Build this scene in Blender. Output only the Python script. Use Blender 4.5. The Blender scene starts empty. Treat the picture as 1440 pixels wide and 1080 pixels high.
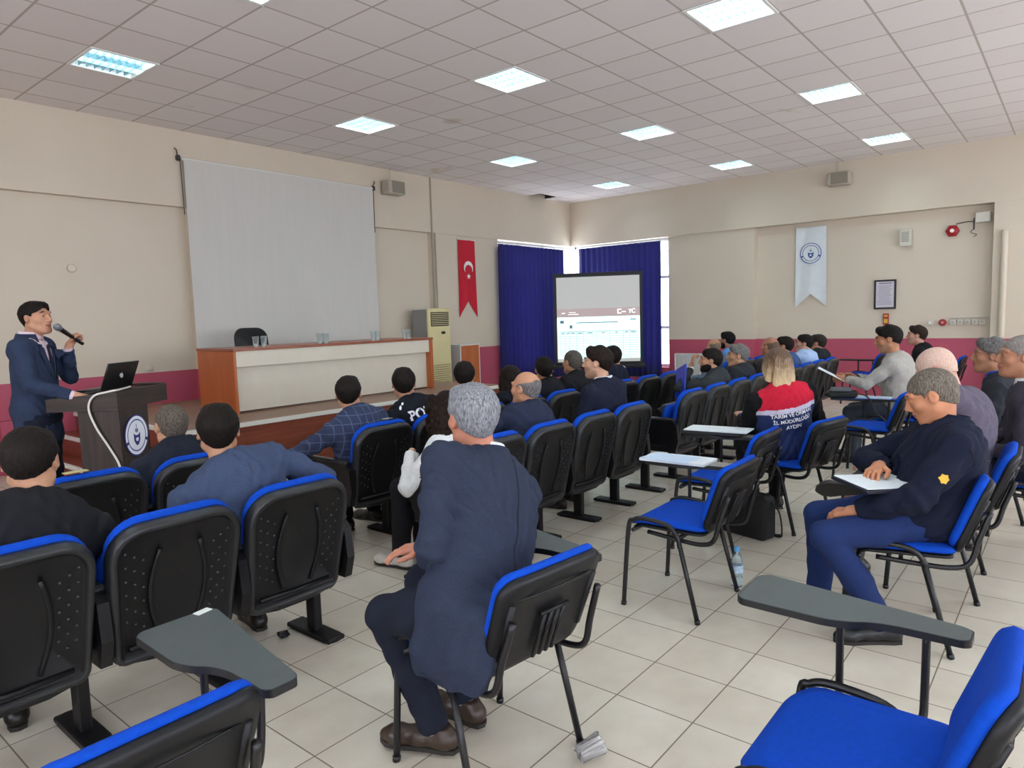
import bpy, math, random
import numpy as np
from mathutils import Vector, Matrix
random.seed(7); np.random.seed(7)
SC = bpy.context.scene
COL = SC.collection
PI = math.pi
rad = math.radians

# ------------------------------------------------------------------ camera
FPX = 972.35
CH = 1.564
yaw, pit, rol = rad(39.495), rad(-5.5384), rad(-1.7353)
fw = Vector((math.cos(pit)*math.cos(yaw), math.cos(pit)*math.sin(yaw), math.sin(pit)))
rt = Vector((math.sin(yaw), -math.cos(yaw), 0)); up = rt.cross(fw)
rt2 = math.cos(rol)*rt + math.sin(rol)*up
up2 = -math.sin(rol)*rt + math.cos(rol)*up
cd = bpy.data.cameras.new('camera'); cam = bpy.data.objects.new('camera', cd); COL.objects.link(cam)
cd.sensor_fit = 'HORIZONTAL'; cd.sensor_width = 36; cd.lens = FPX/1440*36
cd.clip_start = .05; cd.clip_end = 200
R = Matrix((rt2, up2, -fw)).transposed().to_4x4()
R.translation = Vector((0, 0, CH)); cam.matrix_world = R
SC.camera = cam
vs = SC.view_settings
vs.view_transform = 'Standard'; vs.look = 'None'; vs.gamma = 1; vs.use_curve_mapping = False

# ------------------------------------------------------------------ materials
MATS = {}
def srgb(c):
    if isinstance(c, str):
        c = [int(c[i:i+2], 16)/255 for i in (0, 2, 4)]
    return tuple(x/12.92 if x <= .04045 else ((x+.055)/1.055)**2.4 for x in c)+(1,)
def nd(nt, t, **kw):
    n = nt.nodes.new(t)
    for k, v in kw.items():
        if k.startswith('i_'): n.inputs[k[2:].replace('_', ' ')].default_value = v
        else: setattr(n, k, v)
    return n
def base_mat(name):
    m = bpy.data.materials.new(name); m.use_nodes = True
    nt = m.node_tree; p = nt.nodes['Principled BSDF']
    return m, nt, p
def M(name, col, rough=.6, var=.0, scale=20, bump=0, bscale=200, metal=0, sheen=0, emit=None, es=0, spec=.5, stretch=None, col2=None, coat=0, trans=0, alpha=None):
    """plain procedural material: base colour with a noise variation and a noise bump"""
    if name in MATS: return MATS[name]
    m, nt, p = base_mat(name); L = nt.links
    c = srgb(col)
    p.inputs['Base Color'].default_value = c
    p.inputs['Roughness'].default_value = rough
    p.inputs['Metallic'].default_value = metal
    p.inputs['Specular IOR Level'].default_value = spec
    p.inputs['Sheen Weight'].default_value = sheen
    p.inputs['Coat Weight'].default_value = coat
    if emit: p.inputs['Emission Color'].default_value = srgb(emit); p.inputs['Emission Strength'].default_value = es
    if trans: p.inputs['Transmission Weight'].default_value = trans
    tc = None
    if var or bump or col2:
        tc = nd(nt, 'ShaderNodeTexCoord'); mp = nd(nt, 'ShaderNodeMapping')
        if stretch: mp.inputs['Scale'].default_value = stretch
        L.new(tc.outputs['Object'], mp.inputs['Vector'])
    if var or col2:
        n = nd(nt, 'ShaderNodeTexNoise', i_Scale=scale, i_Detail=4)
        L.new(mp.outputs[0], n.inputs['Vector'])
        mx = nd(nt, 'ShaderNodeMix', data_type='RGBA')
        r = nd(nt, 'ShaderNodeMapRange'); r.inputs[1].default_value = .3; r.inputs[2].default_value = .7
        L.new(n.outputs[0], r.inputs[0]); L.new(r.outputs[0], mx.inputs[0])
        if col2: a, b = c, srgb(col2)
        else:
            a = tuple(min(1, x*(1-var)) for x in c[:3])+(1,); b = tuple(min(1, x*(1+var)) for x in c[:3])+(1,)
        mx.inputs[6].default_value = a; mx.inputs[7].default_value = b
        L.new(mx.outputs[2], p.inputs['Base Color'])
    if bump:
        n2 = nd(nt, 'ShaderNodeTexNoise', i_Scale=bscale, i_Detail=3)
        L.new(mp.outputs[0], n2.inputs['Vector'])
        b = nd(nt, 'ShaderNodeBump', i_Strength=bump, i_Distance=.002)
        L.new(n2.outputs[0], b.inputs['Height']); L.new(b.outputs[0], p.inputs['Normal'])
    MATS[name] = m
    return m

# ------------------------------------------------------------------ mesh builder
def unit(v):
    v = np.asarray(v, float); return v/(np.linalg.norm(v)+1e-12)
class MB:
    def __init__(s): s.v = []; s.f = []; s.m = []; s.sm = []
    def add(s, vs_, fs, mi=0, smooth=True):
        o = len(s.v); s.v += [tuple(map(float, x)) for x in vs_]
        for f in fs: s.f.append(tuple(i+o for i in f)); s.m.append(mi); s.sm.append(smooth)
        return s
    def box(s, c, size, b=.004, mi=0, rot=None):
        """chamfered box"""
        hx, hy, hz = [x/2 for x in size]; b = min(b, hx*.9, hy*.9, hz*.9)
        vs_ = []; key = {}
        for sx in (-1, 1):
            for sy in (-1, 1):
                for sz in (-1, 1):
                    for ax in range(3):
                        q = [sx*(hx-b), sy*(hy-b), sz*(hz-b)]
                        q[ax] = [sx*hx, sy*hy, sz*hz][ax]
                        key[(sx, sy, sz, ax)] = len(vs_); vs_.append(q)
        fs = []
        for ax in range(3):
            o1, o2 = (ax+1) % 3, (ax+2) % 3
            for sg in (-1, 1):
                q = []
                for a_, b_ in ((-1, -1), (1, -1), (1, 1), (-1, 1)):
                    sg3 = [0, 0, 0]; sg3[ax] = sg; sg3[o1] = a_; sg3[o2] = b_
                    q.append(key[tuple(sg3)+(ax,)])
                fs.append(q if sg > 0 else q[::-1])
        for ax in range(3):      # edges along ax
            o1, o2 = (ax+1) % 3, (ax+2) % 3
            for a_ in (-1, 1):
                for b_ in (-1, 1):
                    def kk(t, which):
                        sg3 = [0, 0, 0]; sg3[ax] = t; sg3[o1] = a_; sg3[o2] = b_
                        return key[tuple(sg3)+(which,)]
                    q = [kk(-1, o1), kk(1, o1), kk(1, o2), kk(-1, o2)]
                    fs.append(q if a_*b_ < 0 else q[::-1])
        for sx in (-1, 1):
            for sy in (-1, 1):
                for sz in (-1, 1):
                    q = [key[(sx, sy, sz, a)] for a in range(3)]
                    fs.append(q if sx*sy*sz > 0 else q[::-1])
        vs_ = np.array(vs_)
        if rot is not None: vs_ = vs_ @ np.array(rot).T
        return s.add(vs_+np.array(c), fs, mi, False)
    def tube(s, path, r, n=10, mi=0, closed=False, caps=True, flat=1.0, upv=None):
        P = [np.array(p, float) for p in path]; N = len(P)
        rr = r if hasattr(r, '__len__') else [r]*N
        vs_ = []; prev = None
        for i in range(N):
            if closed: t = P[(i+1) % N]-P[i-1]
            else: t = P[min(i+1, N-1)]-P[max(i-1, 0)]
            t = unit(t)
            if prev is None:
                a = np.array(upv if upv is not None else ((0, 0, 1) if abs(t[2]) < .9 else (1, 0, 0)), float)
            else: a = prev
            a = unit(a-t*np.dot(a, t)); prev = a; b = np.cross(t, a)
            for k in range(n):
                th = 2*PI*k/n
                vs_.append(P[i]+rr[i]*(math.cos(th)*a*flat+math.sin(th)*b))
        fs = []
        for i in range(N if closed else N-1):
            j = (i+1) % N
            for k in range(n):
                l = (k+1) % n
                fs.append((i*n+k, i*n+l, j*n+l, j*n+k))
        if caps and not closed:
            fs.append(tuple(range(n))[::-1]); fs.append(tuple((N-1)*n+k for k in range(n)))
        return s.add(vs_, fs, mi)
    def cyl(s, a, b, r, n=16, mi=0, r2=None):
        return s.tube([a, b], [r, r if r2 is None else r2], n, mi)
    def lathe(s, prof, n=20, c=(0, 0, 0), mi=0, axis=None):
        """prof: (r,z) list"""
        vs_ = []; m = len(prof)
        for r, z in prof:
            for k in range(n):
                th = 2*PI*k/n; vs_.append((r*math.cos(th), r*math.sin(th), z))
        fs = []
        for i in range(m-1):
            for k in range(n):
                l = (k+1) % n
                fs.append((i*n+k, i*n+l, (i+1)*n+l, (i+1)*n+k))
        fs.append(tuple(range(n))[::-1]); fs.append(tuple((m-1)*n+k for k in range(n)))
        vs_ = np.array(vs_)
        if axis is not None: vs_ = vs_ @ np.array(axis).T
        return s.add(vs_+np.array(c), fs, mi)
    def prism(s, out, d0, d1, fr=None, mi=0, smooth=False):
        """outline (u,v) extruded along w from d0 to d1; fr = (origin,U,V,W)"""
        o, U, V, W = [np.array(x, float) for x in (fr or ((0, 0, 0), (1, 0, 0), (0, 1, 0), (0, 0, 1)))]
        n = len(out)
        vs_ = [o+U*u+V*v+W*d0 for u, v in out]+[o+U*u+V*v+W*d1 for u, v in out]
        fs = [tuple(range(n))[::-1], tuple(range(n, 2*n))]
        fs += [(k, (k+1) % n, n+(k+1) % n, n+k) for k in range(n)]
        return s.add(vs_, fs, mi, smooth)
    def rings(s, rings, mi=0, cap0=True, cap1=True, smooth=True):
        n = len(rings[0]); vs_ = [p for r in rings for p in r]; fs = []
        for i in range(len(rings)-1):
            for k in range(n):
                l = (k+1) % n; fs.append((i*n+k, i*n+l, (i+1)*n+l, (i+1)*n+k))
        if cap0: fs.append(tuple(range(n))[::-1])
        if cap1: fs.append(tuple((len(rings)-1)*n+k for k in range(n)))
        return s.add(vs_, fs, mi, smooth)
    def grid(s, P, mi=0, smooth=True, closed_u=False):
        """P: array (a,b,3)"""
        P = np.asarray(P, float); a, b = P.shape[:2]; fs = []
        for i in range(a if closed_u else a-1):
            ii = (i+1) % a
            for j in range(b-1): fs.append((i*b+j, ii*b+j, ii*b+j+1, i*b+j+1))
        return s.add(P.reshape(-1, 3), fs, mi, smooth)
    def mesh(s, name):
        me = bpy.data.meshes.new(name); me.from_pydata(s.v, [], s.f)
        me.polygons.foreach_set('material_index', s.m); me.polygons.foreach_set('use_smooth', s.sm)
        me.update()
        return me
    def build(s, name, mats, parent=None, angle=True):
        me = s.mesh(name)
        for m in (mats if isinstance(mats, (list, tuple)) else [mats]): me.materials.append(m)
        if angle: 
            try: me.set_sharp_from_angle(angle=rad(40))
            except Exception: pass
        return link(name, me, parent)
def link(name, me, parent=None):
    o = bpy.data.objects.new(name, me); COL.objects.link(o)
    if parent is not None: o.parent = parent
    return o
def tag(o, label=None, cat=None, group=None, kind=None):
    if label: o['label'] = label
    if cat: o['category'] = cat
    if group: o['group'] = group
    if kind: o['kind'] = kind
    return o
def empty(name, loc, rz=0, label=None, cat=None, group=None):
    o = bpy.data.objects.new(name, None); COL.objects.link(o); o.empty_display_size = .1
    o.location = loc; o.rotation_euler = (0, 0, rz)
    return tag(o, label, cat, group)
def copy_tree(o, parent=None):
    c = o.copy(); COL.objects.link(c)
    if parent is not None: c.parent = parent
    for ch in list(o.children): copy_tree(ch, c)
    return c
def struct(name, mb, mats):
    o = mb.build(name, mats); o['kind'] = 'structure'; return o
def rrect(w, h, r, n=6, cx=0, cy=0):
    """rounded rectangle; r = one radius or four (top right, top left, bottom left, bottom right)"""
    r4 = r if hasattr(r, '__len__') else [r]*4
    out = []
    for (sx, sy, a0), q in zip(((1, 1, 0), (-1, 1, 90), (-1, -1, 180), (1, -1, 270)), r4):
        q = max(q, .0005)
        for k in range(n+1):
            a = rad(a0+90*k/n)
            out.append((cx+sx*(w/2-q)+q*math.cos(a), cy+sy*(h/2-q)+q*math.sin(a)))
    return out
def spline(pts, n=8):
    """Catmull-Rom through points"""
    P = [np.array(p, float) for p in pts]; P = [2*P[0]-P[1]]+P+[2*P[-1]-P[-2]]; out = []
    for i in range(1, len(P)-2):
        for k in range(n):
            t = k/n
            out.append(.5*((2*P[i])+(-P[i-1]+P[i+1])*t+(2*P[i-1]-5*P[i]+4*P[i+1]-P[i+2])*t*t+(-P[i-1]+3*P[i]-3*P[i+1]+P[i+2])*t**3))
    out.append(P[-2]); return out
def text_mesh(txt, size):
    cu = bpy.data.curves.new('t', 'FONT'); cu.body = txt; cu.size = size; cu.align_x = 'CENTER'; cu.align_y = 'CENTER'
    cu.offset = size*.025
    o = bpy.data.objects.new('t', cu); COL.objects.link(o)
    dg = bpy.context.evaluated_depsgraph_get(); dg.update()
    me = o.evaluated_get(dg).to_mesh()
    v = np.array([tuple(x.co) for x in me.vertices]); f = [tuple(p.vertices) for p in me.polygons]
    o.evaluated_get(dg).to_mesh_clear(); bpy.data.objects.remove(o); bpy.data.curves.remove(cu)
    return v, f
# ------------------------------------------------------------------ room
YW, XW, ZC = 9.0, 13.14, 4.06
X0, Y0 = -3.5, -4.0
GX, GY = 5.617, 6.873           # a corner of the 0.6 m ceiling grid
def wall_mat(name):
    m, nt, p = base_mat(name); L = nt.links
    g = nd(nt, 'ShaderNodeNewGeometry'); sp = nd(nt, 'ShaderNodeSeparateXYZ'); L.new(g.outputs['Position'], sp.inputs[0])
    n = nd(nt, 'ShaderNodeTexNoise', i_Scale=1.2, i_Detail=5); L.new(g.outputs['Position'], n.inputs['Vector'])
    cr = nd(nt, 'ShaderNodeMix', data_type='RGBA'); cr.inputs[6].default_value = srgb('cec0ac'); cr.inputs[7].default_value = srgb('d7cbb8')
    L.new(n.outputs[0], cr.inputs[0])
    pk = nd(nt, 'ShaderNodeMix', data_type='RGBA'); pk.inputs[6].default_value = srgb('b04a60'); pk.inputs[7].default_value = srgb('ba5468')
    L.new(n.outputs[0], pk.inputs[0])
    lt = nd(nt, 'ShaderNodeMath', operation='LESS_THAN'); lt.inputs[1].default_value = 1.0; L.new(sp.outputs[2], lt.inputs[0])
    mx = nd(nt, 'ShaderNodeMix', data_type='RGBA'); L.new(lt.outputs[0], mx.inputs[0]); L.new(cr.outputs[2], mx.inputs[6]); L.new(pk.outputs[2], mx.inputs[7])
    L.new(mx.outputs[2], p.inputs['Base Color']); p.inputs['Roughness'].default_value = .55
    n2 = nd(nt, 'ShaderNodeTexNoise', i_Scale=90, i_Detail=3); L.new(g.outputs['Position'], n2.inputs['Vector'])
    b = nd(nt, 'ShaderNodeBump', i_Strength=.08, i_Distance=.002); L.new(n2.outputs[0], b.inputs['Height']); L.new(b.outputs[0], p.inputs['Normal'])
    return m
WALL = wall_mat('painted_wall')
def bb(mb, x0, x1, y0, y1, z0, z1, b=.002):
    return mb.box(((x0+x1)/2, (y0+y1)/2, (z0+z1)/2), (x1-x0, y1-y0, z1-z0), b)
T = .35
# wall with the stage: upper beam proud, recessed lower bays, windows near the corner
w = MB()
bb(w, X0-T, XW+T, YW, YW+T, 3.10, ZC+.3)
bb(w, X0-T, 10.62, YW+.09, YW+T, -.1, 3.10)
bb(w, 4.42, 5.0, YW, YW+.1, 0, 3.10); bb(w, 2.2, 7.6, YW+.0, YW+.1, -.1, .60)
bb(w, 8.78, 10.62, YW+.015, YW+.1, 0, 3.10)
bb(w, 10.62, XW+T, YW+.015, YW+T, -.1, .42)
struct('wall_left', w, WALL)
w = MB()
bb(w, XW, XW+T, Y0-T, YW, 3.10, ZC+.3)
bb(w, XW+.20, XW+T+.1, 1.10, 4.83, -.1, 3.10)
bb(w, XW+.05, XW+T, 4.83, 6.60, -.1, 3.10)
bb(w, XW, XW+T, Y0-T, 1.10, -.1, 3.10)
bb(w, XW, XW+T, 6.60, YW, -.1, .42)
struct('wall_right', w, WALL)
w = MB()
WB_ = [(-2.6, 1.4), (2.8, 6.8), (8.2, 12.2)]; WR_ = [(-3.2, 0.2), (1.6, 5.0)]  # openings for windows added out of view to let daylight in
bb(w, X0-T, XW, Y0-T, Y0, -.1, .9); bb(w, X0-T, XW, Y0-T, Y0, 3.1, ZC+.3)
for xa, xb in zip([X0-T]+[q[1] for q in WB_], [q[0] for q in WB_]+[XW]): bb(w, xa, xb, Y0-T, Y0, .9, 3.1)
struct('wall_back', w, WALL)
w = MB()
bb(w, X0-T, X0, Y0, YW, -.1, .9); bb(w, X0-T, X0, Y0, YW, 3.1, ZC+.3)
for ya, yb in zip([Y0]+[q[1] for q in WR_], [q[0] for q in WR_]+[YW]): bb(w, X0-T, X0, ya, yb, .9, 3.1)
struct('wall_rear', w, WALL)

# floor: glossy beige tiles
m, nt, p = base_mat('floor_tiles'); L = nt.links
g = nd(nt, 'ShaderNodeNewGeometry')
sub = nd(nt, 'ShaderNodeVectorMath', operation='SUBTRACT'); sub.inputs[1].default_value = (.013, .09, 0); L.new(g.outputs['Position'], sub.inputs[0])
sc_ = nd(nt, 'ShaderNodeVectorMath', operation='SCALE'); sc_.inputs['Scale'].default_value = 1/.33333; L.new(sub.outputs[0], sc_.inputs[0])
fr = nd(nt, 'ShaderNodeVectorMath', operation='FRACTION'); L.new(sc_.outputs[0], fr.inputs[0])
fl = nd(nt, 'ShaderNodeVectorMath', operation='FLOOR'); L.new(sc_.outputs[0], fl.inputs[0])
sp = nd(nt, 'ShaderNodeSeparateXYZ'); L.new(fr.outputs[0], sp.inputs[0])
def edge(sock):
    a = nd(nt, 'ShaderNodeMath', operation='SUBTRACT'); a.inputs[1].default_value = .5; L.new(sock, a.inputs[0])
    b = nd(nt, 'ShaderNodeMath', operation='ABSOLUTE'); L.new(a.outputs[0], b.inputs[0]); return b.outputs[0]
mxm = nd(nt, 'ShaderNodeMath', operation='MAXIMUM'); L.new(edge(sp.outputs[0]), mxm.inputs[0]); L.new(edge(sp.outputs[1]), mxm.inputs[1])
gr = nd(nt, 'ShaderNodeMath', operation='GREATER_THAN'); gr.inputs[1].default_value = .4915; L.new(mxm.outputs[0], gr.inputs[0])
wn = nd(nt, 'ShaderNodeTexWhiteNoise', noise_dimensions='2D'); L.new(fl.outputs[0], wn.inputs['Vector'])
n1 = nd(nt, 'ShaderNodeTexNoise', i_Scale=5, i_Detail=6, i_Roughness=.6); L.new(g.outputs['Position'], n1.inputs['Vector'])
ad = nd(nt, 'ShaderNodeMath', operation='ADD'); L.new(n1.outputs[0], ad.inputs[0])
ml = nd(nt, 'ShaderNodeMath', operation='MULTIPLY'); ml.inputs[1].default_value = .35; L.new(wn.outputs['Value'], ml.inputs[0]); L.new(ml.outputs[0], ad.inputs[1])
mr = nd(nt, 'ShaderNodeMapRange'); mr.inputs[1].default_value = .35; mr.inputs[2].default_value = .95; L.new(ad.outputs[0], mr.inputs[0])
c1 = nd(nt, 'ShaderNodeMix', data_type='RGBA'); c1.inputs[6].default_value = srgb('c0b5a3'); c1.inputs[7].default_value = srgb('d3cab9'); L.new(mr.outputs[0], c1.inputs[0])
c2 = nd(nt, 'ShaderNodeMix', data_type='RGBA'); c2.inputs[7].default_value = srgb('7a6f5f'); L.new(gr.outputs[0], c2.inputs[0]); L.new(c1.outputs[2], c2.inputs[6])
L.new(c2.outputs[2], p.inputs['Base Color'])
rr = nd(nt, 'ShaderNodeMapRange'); rr.inputs[3].default_value = .22; rr.inputs[4].default_value = .42; L.new(n1.outputs[0], rr.inputs[0])
rm = nd(nt, 'ShaderNodeMix', data_type='FLOAT'); rm.inputs[3].default_value = .8; L.new(gr.outputs[0], rm.inputs[0]); L.new(rr.outputs[0], rm.inputs[2])
L.new(rm.outputs[0], p.inputs['Roughness'])
inv = nd(nt, 'ShaderNodeMath', operation='SUBTRACT'); inv.inputs[0].default_value = 1; L.new(gr.outputs[0], inv.inputs[1])
bp_ = nd(nt, 'ShaderNodeBump', i_Strength=.4, i_Distance=.002); L.new(inv.outputs[0], bp_.inputs['Height']); L.new(bp_.outputs[0], p.inputs['Normal'])
FLOOR = m
w = MB(); bb(w, X0-T, XW+T, Y0-T, YW+T, -.12, 0); struct('floor', w, FLOOR)

# ceiling: 0.6 m lay-in tiles, left open where a light sits and where a tile is missing
m, nt, p = base_mat('ceiling_tiles'); L = nt.links
g = nd(nt, 'ShaderNodeNewGeometry')
sub = nd(nt, 'ShaderNodeVectorMath', operation='SUBTRACT'); sub.inputs[1].default_value = (GX, GY, 0); L.new(g.outputs['Position'], sub.inputs[0])
sc_ = nd(nt, 'ShaderNodeVectorMath', operation='SCALE'); sc_.inputs['Scale'].default_value = 1/.6; L.new(sub.outputs[0], sc_.inputs[0])
fr = nd(nt, 'ShaderNodeVectorMath', operation='FRACTION'); L.new(sc_.outputs[0], fr.inputs[0])
fl = nd(nt, 'ShaderNodeVectorMath', operation='FLOOR'); L.new(sc_.outputs[0], fl.inputs[0])
sp = nd(nt, 'ShaderNodeSeparateXYZ'); L.new(fr.outputs[0], sp.inputs[0])
mxm = nd(nt, 'ShaderNodeMath', operation='MAXIMUM'); L.new(edge(sp.outputs[0]), mxm.inputs[0]); L.new(edge(sp.outputs[1]), mxm.inputs[1])
gr = nd(nt, 'ShaderNodeMath', operation='GREATER_THAN'); gr.inputs[1].default_value = .483; L.new(mxm.outputs[0], gr.inputs[0])
wn = nd(nt, 'ShaderNodeTexWhiteNoise', noise_dimensions='2D'); L.new(fl.outputs[0], wn.inputs['Vector'])
c1 = nd(nt, 'ShaderNodeMix', data_type='RGBA'); c1.inputs[6].default_value = srgb('e6dedb'); c1.inputs[7].default_value = srgb('ece6e2'); L.new(wn.outputs['Value'], c1.inputs[0])
st = nd(nt, 'ShaderNodeTexNoise', i_Scale=.9, i_Detail=3); L.new(g.outputs['Position'], st.inputs['Vector'])
sm = nd(nt, 'ShaderNodeMapRange'); sm.inputs[1].default_value = .70; sm.inputs[2].default_value = .74; L.new(st.outputs[0], sm.inputs[0])
c3 = nd(nt, 'ShaderNodeMix', data_type='RGBA'); c3.inputs[7].default_value = srgb('c3ad90'); L.new(c1.outputs[2], c3.inputs[6])
sm2 = nd(nt, 'ShaderNodeMath', operation='MULTIPLY'); sm2.inputs[1].default_value = .5; L.new(sm.outputs[0], sm2.inputs[0]); L.new(sm2.outputs[0], c3.inputs[0])
c2 = nd(nt, 'ShaderNodeMix', data_type='RGBA'); c2.inputs[7].default_value = srgb('bcb1a8'); L.new(gr.outputs[0], c2.inputs[0]); L.new(c3.outputs[2], c2.inputs[6])
L.new(c2.outputs[2], p.inputs['Base Color']); p.inputs['Roughness'].default_value = .8
n2 = nd(nt, 'ShaderNodeTexNoise', i_Scale=160, i_Detail=3); L.new(g.outputs['Position'], n2.inputs['Vector'])
b = nd(nt, 'ShaderNodeBump', i_Strength=.15, i_Distance=.002); L.new(n2.outputs[0], b.inputs['Height'])
CEIL = m
LI = [(-10+5*a, -16+4*b) for a in range(5) for b in range(5)]
cells = set(LI)
HOLE = (10, 3)
w = MB(); i0 = math.floor((X0-GX)/.6); i1 = math.ceil((XW-GX)/.6); j0 = math.floor((Y0-GY)/.6); j1 = math.ceil((YW-GY)/.6)
for i in range(i0, i1):
    for j in range(j0, j1):
        if (i, j) in cells or (i, j) == HOLE: continue
        xa, xb = max(GX+.6*i, X0), min(GX+.6*i+.6, XW); ya, yb = max(GY+.6*j, Y0), min(GY+.6*j+.6, YW)
        w.add([(xa, ya, ZC), (xa, yb, ZC), (xb, yb, ZC), (xb, ya, ZC)], [(0, 1, 2, 3)], 0, False)
        w.add([(xa, ya, ZC+.012), (xa, yb, ZC+.012), (xb, yb, ZC+.012), (xb, ya, ZC+.012)], [(3, 2, 1, 0)], 0, False)
# dark void above the missing tile, sides of the opening
hx, hy = GX+.6*HOLE[0], GY+.6*HOLE[1]
bb(w, X0, XW, Y0, YW, ZC+.28, ZC+.3)
ceil = w.build('ceiling', [CEIL, M('plenum', '2a2624', .9)]); ceil['kind'] = 'structure'
w2 = MB()
for (xa, xb, ya, yb) in ((hx-.01, hx, hy, YW), (hx+.6, hx+.61, hy, YW), (hx, hx+.6, hy-.01, hy)): bb(w2, xa, xb, ya, yb, ZC+.01, ZC+.27)
bb(w2, hx, hx+.6, hy, YW-.0, ZC+.26, ZC+.27)
struct('trim_1', w2, M('plenum', '2a2624', .9))

# ------------------------------------------------------------------ recessed lights
m, nt, p = base_mat('fluorescent_tube'); p.inputs['Base Color'].default_value = (1, 1, 1, 1)
p.inputs['Emission Color'].default_value = srgb('dcf3ff'); p.inputs['Emission Strength'].default_value = 17.0
TUBE = m
FRAME = M('light_frame', 'e8e8e4', .4); REFL = M('reflector', 'dfeaf0', .3, metal=.3); LOUV = M('louvre', '7ea8b1', .4)
OFFT = M('unlit_tube', '8b8d94', .4)
def make_light():
    r = empty('ceiling_light', (0, 0, 0))
    a = MB()
    for (c, s_) in (((0, .285, .0), (.6, .03, .02)), ((0, -.285, 0), (.6, .03, .02)), ((.285, 0, 0), (.03, .54, .02)), ((-.285, 0, 0), (.03, .54, .02))): a.box(c, s_, .003)
    for (c, s_) in (((0, .295, .06), (.59, .006, .1)), ((0, -.295, .06), (.59, .006, .1)), ((.295, 0, .06), (.006, .59, .1)), ((-.295, 0, .06), (.006, .59, .1)), ((0, 0, .113), (.6, .6, .006))): a.box(c, s_, .001)
    a.build('housing', FRAME, r)
    for x in (-.205, -.068, .068, .205):
        t = MB(); t.tube([(x, -.27, .07), (x, .27, .07)], .022, 8); t.build('fluorescent_tube', TUBE, r)
    g_ = MB()
    for k in range(1, 4): g_.box((-.27+.54*k/4, 0, .026), (.006, .54, .05), .001)
    for k in range(1, 8): g_.box((0, -.27+.54*k/8, .026), (.54, .004, .05), .001)
    g_.build('louvre', LOUV, r)
    return r
lab = {(-5, 0): ('ceiling light with two dark tubes, above the left end of the white screen', 0),
 (0, 0): ('recessed square ceiling light above the right half of the big white screen', 0),
 (5, 0): ('small bright square ceiling light above the red flag pennant', 0),
 (10, 0): ('farthest ceiling light, beside the missing ceiling tile and the corner', 0),
 (-5, -4): ('ceiling light cut off by the top edge, left of the middle', 0),
 (0, -4): ('large bluish square ceiling light in the middle of the ceiling', 0),
 (5, -4): ('square ceiling light between the middle light and the one by the right wall', 0),
 (10, -4): ('flat-looking ceiling light close to the right wall, left of the wall loudspeaker', 0),
 (0, -8): ('biggest and nearest ceiling light, cut by the top edge right of middle', 0),
 (5, -8): ('bright ceiling light with striped louvre right of the biggest light', 0),
 (10, -8): ('ceiling light by the right wall, right of the wall loudspeaker', 0)}
proto = make_light()
for k, (i, j) in enumerate(LI):
    o = proto if k == 0 else copy_tree(proto)
    o.location = (GX+.6*i+.3, GY+.6*j+.3, ZC)
    if (i, j) in lab: tag(o, lab[(i, j)][0], 'ceiling light', 'recessed ceiling lights')
    else: tag(o, 'recessed square ceiling light behind or beside the camera, outside the picture', 'ceiling light', 'ceiling lights outside the picture')
    if (i, j) == (-5, 0):
        o.rotation_euler[2] = PI/2
        ts = [c for c in o.children if c.name.startswith('fluorescent_tube')]
        for c in (ts[1], ts[3]):
            c.data = c.data.copy(); c.data.materials[0] = OFFT; c['label'] = 'dark unlit tube'

# ------------------------------------------------------------------ windows, sky
WF = M('window_frame', 'e9eaec', .4)
m, nt, p = base_mat('window_glass'); L = nt.links
tr = nd(nt, 'ShaderNodeBsdfTransparent'); gl = nd(nt, 'ShaderNodeBsdfGlossy', i_Roughness=.05); mxs = nd(nt, 'ShaderNodeMixShader'); mxs.inputs[0].default_value = .08
L.new(tr.outputs[0], mxs.inputs[1]); L.new(gl.outputs[0], mxs.inputs[2]); L.new(mxs.outputs[0], nt.nodes['Material Output'].inputs[0])
GLASS = m
a = MB(); y = YW+.2
for x in (10.62, 11.42, 12.25, 13.08): a.box((x+.03, y, 1.76), (.06, .07, 2.68), .004)
for z in (.45, 1.25, 2.3, 3.07): a.box((11.87, y, z), (2.52, .07, .06), .004)
o = a.build('window_1', WF); o['kind'] = 'structure'
a2 = MB(); a2.box((11.87, y, 1.76), (2.45, .008, 2.6), .001); a2.build('pane', GLASS, o)
a = MB(); x = XW+.2
for y in (6.61, 7.4, 8.2, 8.94): a.box((x, y+.03, 1.76), (.07, .06, 2.68), .004)
for z in (.45, 1.25, 2.3, 3.07): a.box((x, 7.8, z), (.07, 2.40, .06), .004)
o = a.build('window_2', WF); o['kind'] = 'structure'
a2 = MB(); a2.box((x, 7.8, 1.76), (.008, 2.35, 2.6), .001); a2.build('pane', GLASS, o)
for k, (axis, (qa, qb)) in enumerate([('y', q) for q in WB_]+[('x', q) for q in WR_]):  # unseen windows added behind the camera to brighten the room
    a = MB(); n_ = 4
    for t in range(n_+1):
        q = qa+(qb-qa)*t/n_
        a.box((q, Y0-.15, 2.0) if axis == 'y' else (X0-.15, q, 2.0), (.07, .07, 2.2), .004)
    for z in (.93, 2.3, 3.07): a.box(((qa+qb)/2, Y0-.15, z) if axis == 'y' else (X0-.15, (qa+qb)/2, z), (qb-qa, .07, .06) if axis == 'y' else (.07, qb-qa, .06), .004)
    o = a.build('window_%d' % (k+3), WF); o['kind'] = 'structure'
    a = MB(); a.box(((qa+qb)/2, Y0-.15, 2.0) if axis == 'y' else (X0-.15, (qa+qb)/2, 2.0), (qb-qa, .008, 2.15) if axis == 'y' else (.008, qb-qa, 2.15), .001); a.build('pane', GLASS, o)
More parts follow.
